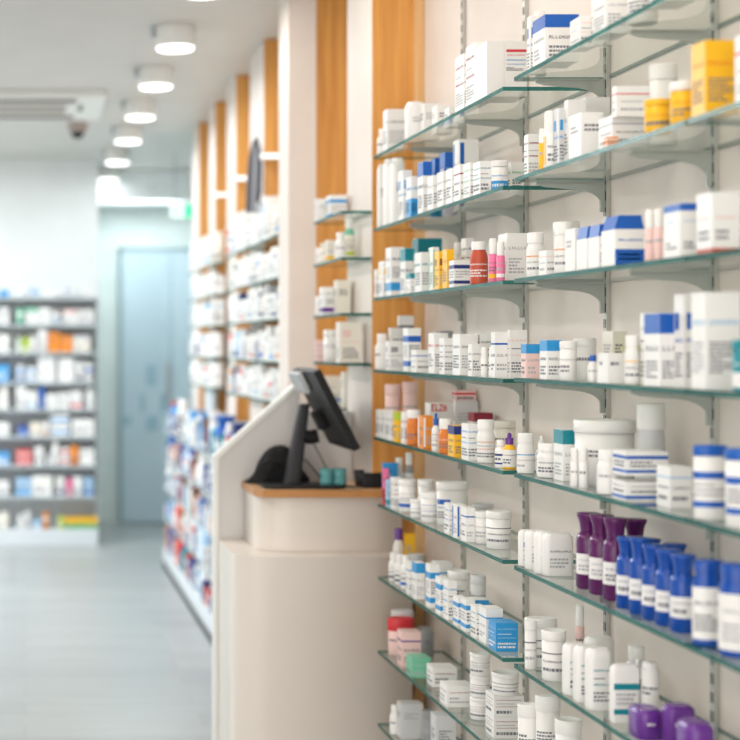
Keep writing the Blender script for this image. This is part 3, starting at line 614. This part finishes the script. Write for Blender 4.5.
B2 = {
1: [('carton',527,11,18,.02,.04,'white','blue','logo'),('pouch',535,12,20,.06,.04,'white','blue','plain'),('carton',545,34,14,.006,.07,'white','blue','top'),
    ('carton',580,16,16,.02,.05,'white','pale pink','texts'),('carton',592,18,0,.04,.05,'white','pale grey','texts'),('carton',606,24,-8,.02,.06,'white','faint','text'),('tub',634,30,-35,.03,.06,'white','faint','text'),('carton',668,30,-50,.02,.07,'white','sky','top')],
2: [('carton',528,15,134,.02,.04,'white','dark red','texts'),('tube',540,7,128,.004,.03,'yellow','orange','plain'),('tube',546,13,110,.006,.03,'white','yellow','stripe'),
    ('carton',559,8,108,.02,.05,'pale grey','light blue','logo'),('carton',567,18,100,.03,.06,'white','faint','text'),('carton',581,22,112,.006,.06,'white','pale grey','plain'),
    ('carton',586,24,97,.09,.05,'white','pale grey','plain'),('carton',606,11,137,.004,.03,'orange','white','bands'),
    ('carton',612,36,115,.02,.06,'white','faint','line'),('carton',612,38,86,.02,.055,'white','red','line',{'dz':.052,'H':.052,'desc':'white carton with red line lying on another'}),
    ('tub',650,28,64,.07,.06,'white','faint','line'),('tub',650,26,98,.006,.05,'yellow','orange','text',{'lidc':'yellow'}),('tub',676,26,80,.006,.05,'yellow','orange','text',{'lidc':'white','lid':.22})],
3: [('bottle',530,17,232,.01,.05,'white','orange','line',{'capr':.95}),('carton',546,12,250,.006,.04,'white','pale pink','line'),
    ('tub',558,26,221,.06,.06,'white','faint','plain'),('bottle',558,17,222,.006,.05,'white','orange','line',{'capr':.97}),('carton',575,12,228,.01,.05,'white','faint','plain'),
    ('caprow',587,13,226,.006,.05,'white','blue','text'),('caprow',599,13,224,.006,.05,'white','blue','text'),('caprow',612,16,220,.05,.05,'white','blue','text'),('caprow',615,30,215,.006,.06,'white','blue','block'),
    ('tube',647,10,209,.02,.03,'pale pink','red','plain'),('tube',656,10,208,.02,.03,'pale pink','red','plain'),('tube',665,8,215,.01,.03,'pale pink','red','plain'),
    ('carton',680,29,203,.008,.06,'white','blue','lidtop')],
4: [('carton',526,18,344,.004,.03,'pale pink','light blue','top'),
    ('carton',547,15,340,.004,.04,'white','light blue','top'),('tub',563,17,341,.01,.05,'white','faint','text'),('tub',578,22,338,.05,.06,'white','faint','plain'),
    ('bottle',590,9,355,.006,.03,'white','blue','plain',{'capc':'blue'}),('bottle',599,9,355,.006,.03,'white','blue','plain',{'capc':'blue'}),('carton',608,17,353,.004,.05,'white','pale grey','plain'),
    ('carton',613,14,331,.07,.05,'ivory','faint','plain'),('bottle',628,14,335,.01,.05,'white','yellow','line',{'capr':.9}),('carton',634,10,345,.09,.04,'lime','white','plain'),
    ('carton',646,17,313,.03,.06,'white','faint','texts'),('carton',660,21,313,.008,.06,'white','blue','top'),
    ('carton',684,22,294,.03,.07,'white','blue','logo')],
5: [('bottle',519,17,433,.006,.05,'white','light blue','line',{'capr':.93}),('dropper',537,12,435,.05,.04,'white','faint','plain',{'capc':'white'}),('bottle',541,21,444,.012,.06,'white','faint','label',{'capr':.9}),
    ('carton',563,22,430,.03,.05,'white','teal','top'),('tube',572,8,448,.004,.02,'white','faint','plain'),('tube',581,9,448,.012,.02,'white','faint','plain'),
    ('tub',586,60,421,.03,.11,'white','ink','plain'),('bottle',602,22,450,.004,.06,'white','faint','plain',{'capr':.9}),
    ('carton',626,42,482,.006,.06,'white','blue','band'),('carton',626,42,456,.006,.055,'white','blue','bands',{'dz':.0415,'H':.0405,'desc':'white carton with blue bands on top'}),
    ('bottle',643,27,404,.105,.06,'pale grey','faint','plain',{'lab':False,'capr':.98,'cap':.3,'desc':'tall pale grey bottle'}),('carton',670,22,467,.03,.05,'white','sky','line')],
6: [('pouch',520,20,531,.006,.03,'white','blue','logo'),('pouch',528,22,532,.006,.03,'white','ink','text'),('pouch',537,22,533,.006,.03,'white','ink','text'),('pouch',545,30,535,.012,.07,'white','ink','text'),
    ('flare',581,24,514,.02,.05,'purple','ink','label'),('flare',594,25,516,.02,.05,'purple','ink','label'),('flare',608,25,519,.02,.05,'purple','ink','label'),('flare',628,24,520,.105,.05,'purple','ink','label'),
    ('flare',621,22,538,.012,.04,'cobalt','ink','label'),('flare',634,23,539,.012,.04,'cobalt','ink','label'),('flare',647,24,546,.012,.04,'cobalt','ink','label'),('flare',661,25,551,.012,.04,'cobalt','ink','label'),
    ('flare',676,26,556,.012,.04,'cobalt','ink','label'),('flare',642,24,540,.105,.05,'cobalt','ink','label'),('flare',668,24,545,.105,.05,'cobalt','ink','label')],
7: [('tub',519,12,617,.006,.04,'white','ink','line'),('tub',528,32,615,.03,.08,'white','ink','line'),('tub',546,24,632,.006,.06,'white','ink','line'),('tube',577,9,605,.12,.03,'pale pink','faint','plain'),
    ('pouch',566,22,646,.004,.03,'white','teal','texts'),('pouch',577,24,648,.004,.03,'white','teal','texts'),('pouch',589,25,651,.004,.03,'white','teal','texts'),('pouch',590,28,640,.085,.05,'white','pale grey','plain'),
    ('pouch',609,29,665,.01,.06,'white','teal','bands'),('bottle',630,22,648,.1,.05,'pale grey','faint','plain'),('tube',645,17,663,.06,.04,'white','faint','plain',{'cap':.12}),('dropper',634,12,660,.055,.04,'black','white','text',{'capc':'white'}),
    ('pouch',640,26,712,.01,.06,'violet','white','plain'),('pouch',668,30,708,.04,.06,'violet','white','plain'),('pouch',690,28,727,.01,.06,'violet','white','plain')],
8: [('tub',516,22,686,.05,.06,'white','faint','plain'),('tub',533,24,686,.05,.06,'white','faint','plain'),('tub',560,26,722,.03,.06,'white','ink','line')],
}
B3 = {1: [('carton',706,34,-60,.008,.04,'white','sky','band')], 2: [('carton',705,34,40,.006,.05,'yellow','orange','text'),('carton',752,30,30,.02,.05,'white','red','line')],
      3: [('carton',712,28,192,.012,.05,'white','brick red','foot')], 4: [('carton',706,34,292,.006,.05,'white','sky','text'),('tub',740,30,340,.006,.05,'teal','white','block')],
      5: [('tub',694,34,445,.006,.06,'white','blue','bands',{'lidc':'blue','lid':.14}),('tub',734,34,450,.006,.06,'white','blue','bands',{'lidc':'blue','lid':.14})],
      6: [('bottle',697,32,560,.006,.06,'cobalt','ink','label',{'capc':'cobalt','capr':.9,'cap':.14}),('bottle',728,34,566,.006,.06,'cobalt','ink','label',{'capc':'cobalt','capr':.9,'cap':.14})], 7: []}
# the readable red lettering on one carton, the stripes on another, are added after stocking
_old = decorate
def decorate(mb, fn, W, H, body, acc, style, rnd, cyl=False):
    if style == 'elza':
        fn.H = H; R = pm('red')
        if W < 0.052: return
        gl = {'E': ['###', '#..', '##.', '#..', '###'], 'L': ['#..', '#..', '#..', '#..', '###'], 'Z': ['###', '..#', '.#.', '#..', '###'], 'A': ['.#.', '#.#', '###', '#.#', '#.#']}
        u = 0.06
        for ch in 'ELZA':
            for r, row in enumerate(gl[ch]):
                for c, q in enumerate(row):
                    if q == '#': strip(mb, fn, u+c*0.042, 0.97-(r+1)*0.034, u+(c+1)*0.042+0.002, 0.97-r*0.034, R, cyl)
            u += 0.15
        return
    _old(mb, fn, W, H, body, acc, style, rnd, cyl)
for bay, D in ((1, B1), (2, B2), (3, B3)):
    for lv, items in D.items():
        z = LEV[lv][0 if bay == 1 else 1]; y0, y1 = BAYS[bay]; y1 -= 0.055 if (bay == 1 and lv >= 6) else 0
        stock(items, z, '{n} from far end, ' + LN[lv] + ' shelf, ' + BNAME[bay] + ' bay', f'products on the {LN[lv]} glass shelf, {BNAME[bay]} bay', XF, XW-0.006 if bay else XW, y0-0.02, y1)
# coloured print lines on the large white carton
for o in list(C.objects):
    if o.get('label', '').startswith('large white carton with red and blue'):
        w_ = max(v.co.x for v in o.data.vertices)*2; l_ = -min(v.co.y for v in o.data.vertices); h_ = max(v.co.z for v in o.data.vertices)
        m = MB()
        class FN:
            H = h_
            def __call__(s, u, v): return (-w_/2+u*w_, -l_-0.0012, v*h_)
        f_ = FN(); r_ = random.Random(4)
        strip(m, f_, .48, .80, .98, .845, pm('red'), False); text(m, f_, .5, .72, .95, .77, 1, pm('red'), w_, False, r_, True)
        text(m, f_, .48, .62, .98, .69, 1, pm('light blue'), w_, False, r_, True); text(m, f_, .5, .55, .96, .61, 1, pm('light blue'), w_, False, r_, True)
        text(m, f_, .48, .46, .9, .53, 3, pm('ink'), w_, False, r_); strip(m, f_, .42, .02, .425, .95, pm('faint'), False)
        p_ = m.build('front_print', o)

# ---------------------------------------------------------------- counter, privacy screen, monitor
ct = thing('service_counter', 'cream rounded service counter with wooden top below the monitor', 'counter', (0, 0, 0))
m = MB(); m.prism(rrect(0.60, 1.10, 4.29, 4.40, 0.0549, 6)[:], 0.0, 0.776, M_LAM, smooth=True)
low = [(1.018, 4.655), (0.60, 4.655)] + [(0.60+0.10-0.10*math.cos(a), 4.28+0.10-0.10*math.sin(a)) for a in [math.pi/2*k/10 for k in range(11)]] + [(1.105, 4.28), (1.105, 4.40), (1.018, 4.40)]
up = [(1.016, 4.655), (0.68, 4.655)] + [(0.68+0.10-0.10*math.cos(a), 4.375+0.10-0.10*math.sin(a)) for a in [math.pi/2*k/10 for k in range(11)]] + [(1.10, 4.375), (1.10, 4.399), (1.016, 4.399)]
m = MB(); m.prism(low, 0.0, 0.776, M_LAM, smooth=True); o = m.build('lower_body', ct)
m = MB(); m.prism(up, 0.7765, 0.936, M_LAM, smooth=True); o = m.build('upper_body', ct)
m = MB(); m.prism([(0.672, 4.655), (0.672, 4.40), (0.69, 4.352), (1.09, 4.352), (1.09, 4.398), (1.019, 4.398), (1.019, 4.655)], 0.937, 0.958, M_WOODT, side=M_WOODE); m.build('worktop', ct)
for o in ct.children:
    o.data.polygons.foreach_get  # shading set by face
sp = thing('privacy_screen', 'grey privacy screen with slanted top behind the counter', 'partition', (0, 4.665, 0))
m = MB(); kx = 4.665/F
def sx(p): return (p-PX)*kx
def sz(p): return CZ-(p-PY)*kx
m.xz([(sx(215.5), 0), (1.015, 0), (1.015, sz(411)), (sx(300), sz(411)), (sx(300), sz(381)), (sx(215.5), sz(457))], 0, 0.045, M_LAMG)
m.build('panel', sp, bevel=0.004)
m = MB(); m.xz([(sx(214), 0), (sx(218.5), 0), (sx(218.5), sz(458.5)), (sx(300), sz(385)), (sx(300), sz(380)), (sx(214), sz(456))], -0.004, 0.049, M_WPLAS)
m.build('edge_strip', sp)
m = MB(); m.lathe([(0.001, 0), (0.006, 0.001), (0.006, 0.003)], M_SILV, 12); o = m.build('screw', sp); o.rotation_euler = (math.pi/2, 0, 0); o.location = (sx(219.5), -0.001, sz(716))

mo = thing('computer_monitor', 'black computer monitor on a thick pole at the counter, seen from behind', 'monitor', (0.80, 4.5, 0.9585))
# stand
m = MB(); m.prism(rrect(-0.10, 0.14, -0.11, 0.03, 0.03), 0, 0.008, M_BLACK); m.build('base_plate', mo, bevel=0.002)
m = MB()
pz = 0.245; prof = rrect(-0.024, 0.024, -0.03, 0.03, 0.012, 4); n_ = len(prof)
vs = [(x+0.0, y, 0.008) for x, y in prof] + [(x*0.62+0.037, y*0.8, pz) for x, y in prof]
m.add(vs, [(i, (i+1) % n_, n_+(i+1) % n_, n_+i) for i in range(n_)], M_DGREY, True); m.add(vs, [tuple(range(n_))[::-1], tuple(range(n_, 2*n_))], M_DGREY); m.build('pole', mo)
# screen: slab from top corner to bottom corner, facing right and up
ax = Vector((0.115, 0, -0.225)).normalized(); nrm = Vector((0.225, 0, 0.115)).normalized(); Tp = Vector((0.837-0.80, 0, 1.313-0.9585)); Hh = 0.253; y0, y1 = -0.25, 0.10
def slab(m, a0, a1, b0, b1, c0, c1, mt, sd=None):
    P = lambda a, c, y: tuple(Tp+ax*a+nrm*c+Vector((0, y, 0)))
    vs = [P(a0,c0,b0),P(a1,c0,b0),P(a1,c1,b0),P(a0,c1,b0),P(a0,c0,b1),P(a1,c0,b1),P(a1,c1,b1),P(a0,c1,b1)]
    m.add(vs, [(0,1,2,3),(7,6,5,4),(0,4,5,1),(1,5,6,2),(2,6,7,3),(3,7,4,0)], mt)
m = MB(); slab(m, 0, Hh, y0, y1, -0.022, 0.0, M_BLACK); m.build('housing', mo, bevel=0.003)
m = MB(); slab(m, 0.012, Hh-0.012, y0+0.012, y1-0.012, 0.0004, 0.0012, mat('screen glass', (0.02, 0.022, 0.026), 0.08)); m.build('display', mo)
m = MB(); slab(m, 0.0, 0.07, y0+0.17, y1-0.004, -0.040, -0.0225, M_SILV); m.build('rear_cover', mo, bevel=0.006)
m = MB(); slab(m, 0.13, 0.19, -0.04, 0.02, -0.045, -0.0225, M_BLACK); m.build('mount_plate', mo, bevel=0.004)
m = MB(); m.tube([(0.033, -0.01, 0.15), (0.05, -0.01, 0.145), (0.075, -0.01, 0.15)], 0.022, M_BLACK, 10); m.build('swivel_arm', mo)
m = MB(); m.tube([(0.02, 0.0, 0.09), (0.05, 0.02, 0.07), (0.085, 0.03, 0.03), (0.10, 0.03, 0.0105)], 0.0022, M_BLACK); m.tube([(0.06, -0.02, 0.13), (0.09, 0.0, 0.08), (0.12, 0.0, 0.02), (0.15, -0.05, 0.0105)], 0.002, M_BLACK); m.build('cable', mo)

# bag beside the pole
kc = 4.5/F
def cx(p, Yd=4.5): return (p-PX)*Yd/F
def czz(p, Yd=4.5): return CZ-(p-PY)*Yd/F
bg = thing('black_bag', 'slumped black bag on the counter beside the monitor pole', 'bag', (0, 4.592, 0.9588))
out = [(241, 484.2), (250, 484.6), (297, 484.6), (310, 482), (311, 478), (302, 470), (296, 455), (291, 449), (284, 444.5), (277, 445), (268, 448), (258, 461), (256, 470), (252, 477), (246, 481)]
m = MB(); n_ = len(out); ctr = (277, 472)
rings = [(0.62, -0.055), (0.88, -0.04), (1.0, -0.012), (1.0, 0.02), (0.85, 0.05), (0.55, 0.066)]
vs = []
for s_, dy in rings:
    for x, y in out:
        X = cx(ctr[0]+(x-ctr[0])*s_, 4.592); Z = czz(484.6+(y-484.6)*s_, 4.592)-0.9588
        vs.append((X, dy, max(Z, 0.0)+0.0005))
fs = [(i*n_+j, i*n_+(j+1) % n_, (i+1)*n_+(j+1) % n_, (i+1)*n_+j) for i in range(len(rings)-1) for j in range(n_)]
m.add(vs, fs, M_FAB, True); m.add(vs[:n_], [tuple(range(n_))], M_FAB, True); m.add(vs[-n_:], [tuple(range(n_))[::-1]], M_FAB, True)
bo = m.build('bag_body', bg)
md = bo.modifiers.new('sub', 'SUBSURF'); md.levels = 1; md.render_levels = 2
m = MB(); m.tube([(cx(258), -0.058, 0.03), (cx(262), -0.064, 0.06), (cx(272), -0.066, 0.075), (cx(282), -0.064, 0.06), (cx(286), -0.058, 0.03)], 0.003, M_BLACK); m.build('strap', bg)

# teal tape rolls, tray, leads
for i, (x, lab) in enumerate(((326.5, 'teal adhesive roll on the counter, next to the monitor pole'), (339.5, 'teal adhesive roll on the counter, next to the black tray'))):
    t = thing('tape_roll', lab, 'tape roll', (cx(x, 4.44), 4.44, 0.9588), 'teal rolls on the counter')
    m = MB(); R_ = 0.0195; h_ = 0.056; TM = mat('teal roll', srgb(92, 158, 162), 0.45)
    m.lathe([(R_*0.5, 0.001), (R_, 0), (R_, h_*0.46), (R_*0.97, h_*0.48), (R_*0.97, h_*0.52), (R_, h_*0.54), (R_, h_), (R_*0.5, h_), (R_*0.5, h_-0.004), (R_*0.5, 0.001)], TM, 24, caps=False); m.build('band', t)
    m = MB(); m.lathe([(R_*0.48, 0), (R_*0.48, h_*0.98), (R_*0.42, h_*0.98), (R_*0.42, 0)], mat('core card', srgb(150, 175, 170), 0.7), 20, caps=False); m.build('core', t)
t = thing('pen_tray', 'low black tray on the counter against the shelf wall', 'tray', (cx(370, 4.47), 4.47, 0.9588))
m = MB(); m.prism(rrect(-0.035, 0.04, -0.05, 0.05, 0.01), 0, 0.004, M_BLACK)
pl = rrect(-0.035, 0.04, -0.05, 0.05, 0.01); n_ = len(pl)
rg = [(1, 0.0), (1.12, 0.045), (1.06, 0.045), (0.94, 0.005)]
vs = [(x*s_, y*s_, z) for s_, z in rg for x, y in pl]
m.add(vs, [(i*n_+j, i*n_+(j+1) % n_, (i+1)*n_+(j+1) % n_, (i+1)*n_+j) for i in range(3) for j in range(n_)], M_BLACK, True); o = m.build('tray_body', t)
m = MB(); m.box(-0.02, 0.02, -0.03, 0.03, 0.006, 0.03, M_DGREY); m.build('insert', t)
m = MB(); pts = []
for k in range(26):
    u = k/25; pts.append((cx(298+u*62, 4.42), 4.41+0.012*math.sin(u*9), 0.9615+0.004*abs(math.sin(u*7))))
m.tube(pts, 0.0022, M_BLACK); o = m.build('cable_lead'); o['label'] = 'thin black cable running across the wooden counter top'; o['category'] = 'cable'

# ---------------------------------------------------------------- niche shelves behind the counter
NZ = [1.795, 1.652, 1.482, 1.322, 1.17, 1.02]
NZN = ['top', 'second', 'third', 'fourth', 'fifth', 'sixth']
def row(xf, xb, y0, y1, z, where, group, pal, hr, rnd, wr=(0.03, 0.055), gap=(0.0, 0.006), kinds=('carton', 'carton', 'tub', 'bottle'), along='y', inset=0.004, styles=('band', 'text', 'logo', 'top', 'plain', 'bands')):
    """fills a shelf with assorted products side by side"""
    pos = y0; i = 0; out = []
    while True:
        k = rnd.choice(kinds); ww = rnd.uniform(*wr); h = rnd.uniform(*hr); g = rnd.uniform(*gap)
        if k in ('bottle', 'tube'): ww *= 0.75; h *= 1.05
        if pos+ww > y1: break
        body, acc = rnd.choice(pal); st = rnd.choice(styles)
        dep = min(xb-xf-inset-0.002, max(ww, 0.04)) if along == 'y' else 0.05
        out.append((k, ww, dep, h, body, acc, st, pos)); pos += ww+g
    for i, (k, ww, dep, h, body, acc, st, p) in enumerate(out):
        cyl = k not in ('carton', 'caprow', 'pouch')
        if along == 'y':
            w_, l_ = (min(ww, dep), min(ww, dep)) if cyl else (dep, ww)
            loc = (xf+inset+w_/2, p+ww/2, z+0.0006); n_ = ordn(len(out)-i)
        else:
            w_, l_ = ww, (ww if cyl else 0.07)
            loc = (p+ww/2, xf+inset+l_/2, z+0.0006); n_ = ordn(len(out)-i)
        product(k, w_, l_, h, body, acc, st, loc, where.format(n=n_), rnd, group)
WH = [('white', 'faint'), ('white', 'blue'), ('white', 'light blue'), ('white', 'pale grey'), ('white', 'sky'), ('white', 'grey'), ('ivory', 'faint'), ('white', 'red'), ('white', 'navy')]
R3 = random.Random(5)
for i in range(5):   # niche bay between the two near pillars
    z = NZ[i]; shelf(4.70, 5.20, z, f'{NZN[i]} glass shelf in the wood niche above the counter', 'glass shelves in the wood niche', xf=XF, xb=XN-0.003 if False else XW-0.002, name='glass_shelf') if False else None
niche = {
 0: [('carton',314,27,201,.01,.06,'white','pale grey','plain'),('carton',330,17,195,.03,.07,'white','light blue','bands')],
 1: [('tub',316,8,248,.006,.03,'white','faint','plain'),('tub',321,9,243,.01,.03,'ivory','yellow','plain'),('carton',327,8,240,.01,.03,'ivory','yellow','band'),('bottle',336,11,232,.006,.03,'white','lime','plain'),('bottle',345,14,218,.05,.05,'mint','lime','band',{'labelc':'ivory'})],
 2: [('pouch',314,9,297,.006,.03,'white','pale grey','plain'),('carton',323,24,287,.006,.06,'white','violet','band'),('carton',337,26,280,.04,.05,'ivory','pale grey','plain')],
 3: [('carton',314,12,340,.006,.04,'pale pink','faint','line'),('tub',325,16,330,.006,.05,'white','pale grey','plain'),('carton',340,22,322,.012,.06,'ivory','pale pink','logo')],
 4: [('carton',318,24,376,.02,.06,'ivory','pale grey','texts'),('carton',344,20,372,.03,.06,'ivory','brick red','plain'),('caprow',333,10,399,.004,.03,'white','blue','plain')],
}
for i in range(5):
    NB = (0.93, 1.018, 4.41, 4.83) if i < 4 else (XF, XW-0.002, 4.775, 5.255)
    NZZ = [1.775, 1.638, 1.474, 1.327, 1.178][i]
    shelf(NB[2], NB[3], NZZ, f'{NZN[i]} glass shelf in the wood niche above the counter', 'glass shelves in the wood niche', xf=NB[0], xb=NB[1])
    its = []
    for it in niche[i]:
        it = list(it); its.append(tuple(it))
    stock(its, NZZ, '{n} from the beige column, ' + NZN[i] + ' niche shelf', 'products in the wood niche', NB[0], NB[1]-0.002, NB[2]+0.005, NB[3]-0.005)
# aisle shelves in front of the far pillars
for j, (ya, yb, nm, nl) in enumerate(((5.475, 6.98, 'long aisle', 5), (7.46, 8.55, 'far aisle', 5))):
    for i in range(nl):
        z = [1.79, 1.632, 1.478, 1.318, 1.165, 1.01][i]
        shelf(ya, yb, z, f'{NZN[i]} glass shelf of the {nm} bay before the wood pillars', 'glass shelves of the aisle bays', xf=0.93, xb=XN-0.0035 if j == 0 else 0.998)
        pal = WH if i < 3 else WH+[('white', 'red'), ('navy', 'white'), ('sky', 'navy'), ('white', 'orange'), ('white', 'violet'), ('pale grey', 'green')]
        hr = (0.09, 0.145) if i != 0 else (0.1, 0.2)
        hi = min(hr[1], 0.135) if i else 0.17
        row(0.93, (XN-0.006 if j == 0 else 0.996), ya+0.01, yb-0.01, z, '{n} from far end, ' + NZN[i] + ' shelf, ' + nm + ' bay', f'products of the {nm} bay', pal, (hr[0], hi), R3, wr=(0.05, 0.085) if j == 0 else (0.06, 0.09))

# tall dark display sign standing in the long aisle bay
t = thing('display_banner', 'tall dark grey arched banner before the wood pillar', 'banner', (0, 6.405, 0))
kk = 6.4/F
ol = [(246, 214), (259, 214), (262, 190), (262.5, 165), (261, 148), (258, 135), (253, 141), (249, 158), (247, 180)]
m = MB(); m.xz([((x-PX)*kk, CZ-(y-PY)*kk) for x, y in ol], 0, 0.012, mat('banner grey', srgb(84, 88, 98), 0.5)); m.build('panel', t)
m = MB(); m.xz([((x-PX)*kk, CZ-(y-PY)*kk) for x, y in [(251.5, 214), (254, 214), (256, 190), (257, 160), (256, 143), (254, 150), (252.5, 180)]], -0.003, -0.0003, mat('banner light', srgb(160, 165, 172), 0.5)); m.build('light_strip', t)
m = MB(); m.tube([((252-PX)*kk, 0.006, CZ-(214-PY)*kk), ((252-PX)*kk, 0.006, 1.7915)], 0.005, M_SILV); m.build('foot_rod', t)

# low gondola along the aisle
gd = thing('gondola_unit', 'low grey gondola shelf unit along the aisle under the pillars', 'shelf unit', (0, 0, 0))
G0, G1 = 5.5, 9.42
m = MB(); m.box(0.868, 0.995, G0, G1, 0.0, 0.115, M_SHELFW); m.build('plinth', gd, bevel=0.004)
m = MB(); m.box(0.862, 0.868, G0, G1, 0.0, 0.028, M_DGREY); m.build('kick_strip', gd)
m = MB(); m.box(0.985, 0.997, G0, G1, 0.116, 0.99, M_SHELFW); m.build('back_panel', gd)
GZ = [0.115, 0.31, 0.495, 0.68, 0.86]
for z in GZ[1:]:
    m = MB(); m.box(0.872, 0.984, G0, G1, z-0.018, z, M_SHELFG); m.build('shelf_board', gd)
m = MB(); m.box(0.872, 0.984, G1-0.006, G1, 0.116, 0.84, M_SHELFW)
MIX = [('white', 'navy'), ('navy', 'white'), ('white', 'teal'), ('sky', 'navy'), ('white', 'red'), ('orange', 'white'), ('blue', 'white'), ('pale grey', 'blue'), ('cobalt', 'white'), ('teal', 'white'), ('brick red', 'white'), ('grey', 'orange'), ('light blue', 'white'), ('red', 'ivory'), ('white', 'faint'), ('brown', 'ivory'), ('navy', 'red'), ('sky', 'teal'), ('grey', 'navy')]
R4 = random.Random(8)
for i, z in enumerate(GZ):
    row(0.872, 0.983, 5.52, G1-0.02, z, '{n} from far end, ' + ['plinth', 'lowest', 'second', 'third', 'upper'][i] + ' gondola shelf', 'products on the gondola', MIX, (0.09, 0.155) if i < 4 else (0.12, 0.20), R4, wr=(0.07, 0.12), kinds=('packet', 'packet', 'bottle', 'tub', 'flare', 'pouch', 'packet', 'carton'))

# ---------------------------------------------------------------- cabinet on the wall block
cb = thing('wall_cabinet', 'grey open shelf cabinet against the white wall block', 'shelf unit', (0, 0, 0))
X0, X1, Y0, Y1 = -1.2, 0.5, 10.3, 10.548
m = MB(); m.box(X0, X1, Y0-0.02, Y1, 0.0, 0.115, M_SHELFW); m.build('plinth', cb, bevel=0.004)
m = MB(); m.box(X0, X1, Y1-0.012, Y1, 0.116, 1.71, mat('cabinet back', srgb(214, 219, 222), 0.5)); m.build('back_panel', cb)
m = MB(); m.box(X1-0.012, X1, Y0+0.12, Y1-0.013, 0.116, 1.69, M_SHELFG); m.build('side_panel', cb)
m = MB(); m.box(X0, X0+0.012, Y0+0.12, Y1-0.013, 0.116, 1.69, M_SHELFG); m.build('side_panel', cb)
LZ = [1.71, 1.524, 1.332, 1.126, 0.94, 0.755, 0.556, 0.343, 0.116]
for z in LZ[:-1]:
    m = MB(); m.box(X0+0.013, X1-0.013, Y0, Y1-0.013, z-0.02, z, M_SHELFG); m.build('shelf_board', cb)
K = 10.32/F
cab = {0: [(20,8,288,'white','sky'),(30,10,289,'sky','white'),(42,12,288,'white','sky'),(56,7,289,'white','faint'),(64,6,286,'light blue','white'),(71,9,289,'white','sky'),(82,10,288,'white','faint')],
 1: [(16,9,309,'mint','white'),(26,12,308,'white','mint'),(39,12,308,'white','teal'),(52,9,311,'white','light blue'),(63,14,310,'white','pale pink'),(78,16,310,'white','faint')],
 2: [(16,5,337,'green','white'),(22,7,338,'lime','white'),(30,7,336,'white','faint'),(38,9,330,'white','faint'),(48,12,333,'orange','white'),(61,11,336,'orange','ivory'),(73,17,336,'ivory','pale grey')],
 3: [(16,9,365,'light blue','blue'),(26,10,367,'white','light blue'),(38,17,357,'white','pale grey'),(58,16,359,'white','pale grey'),(76,8,362,'white','navy'),(85,8,363,'white','blue')],
 4: [(16,10,387,'white','faint'),(27,10,391,'white','sky'),(39,6,387,'blue','white'),(46,11,394,'white','faint'),(58,11,393,'white','pale grey'),(70,12,391,'white','red'),(86,9,389,'white','pale grey')],
 5: [(18,10,425,'blue','navy'),(30,12,423,'ivory','orange'),(43,7,421,'ivory','orange'),(51,18,415,'white','light blue'),(72,22,419,'white','pale grey')],
 6: [(16,16,450,'red','pale pink'),(35,8,447,'white','grey'),(46,5,452,'pale grey','grey'),(52,7,441,'white','pale pink'),(60,9,448,'white','red'),(70,9,446,'orange','white'),(80,14,449,'white','pale pink')],
 7: [(16,15,478,'sky','light blue'),(32,20,476,'white','lime'),(56,8,477,'white','navy'),(66,7,479,'pink','white'),(74,9,477,'white','navy'),(84,9,478,'sky','blue')],
 8: [(18,6,515,'pale grey','white'),(25,5,512,'white','grey'),(33,8,520,'sky','white'),(43,6,513,'orange','white'),(58,6,517,'lime','white')]}
R5 = random.Random(3)
cnm = ['top', 'second', 'third', 'fourth', 'fifth', 'sixth', 'seventh', 'eighth', 'bottom']
for lv, items in cab.items():
    its = [(x, ww, yt, b_, a_) for x, ww, yt, b_, a_ in items]
    x = 10
    while x > -40:
        ww = R5.randint(7, 15); x -= ww+1; sh = (items[0][2]); b_, a_ = R5.choice(WH+[('light blue', 'white'), ('orange', 'white')]); its.append((x, ww, sh+R5.randint(-2, 4), b_, a_))
    for i, (x, ww, yt, b_, a_) in enumerate(sorted(its, key=lambda q: -q[0])):
        w_ = ww*K; Xc = (x+ww/2-PX)*K; h = CZ-(yt-PY)*K-LZ[lv]
        kd = 'carton' if ww > 9 else R5.choice(['carton', 'bottle', 'tub'])
        if kd != 'carton': w_ = min(w_, 0.07)
        if Xc-w_/2 < X0+0.015 or h < 0.02: continue
        product(kd, w_, 0.10 if kd == 'carton' else w_, h, b_, a_, R5.choice(['band', 'text', 'bands', 'top', 'plain']), (Xc, 10.32+(0.05 if kd == 'carton' else w_/2)-0.012, LZ[lv]+0.0006),
                f'{ordn(i+1)} from the passage, {cnm[lv]} shelf, wall cabinet', R5, 'products in the wall cabinet')
# small yellow and green packs on the cabinet plinth
for i in range(5):
    x = 62+i*7.2
    t = product('carton', 6.6*K, 0.09, 0.075, 'yellow', 'green', 'block', ((x+3.3-PX)*K, 10.37, 0.1166), f'{ordn(5-i)} from the passage on the cabinet plinth', R5, 'yellow and green packs on the cabinet plinth')
print('WARN', len(warns)); [print('  ', x) for x in warns]
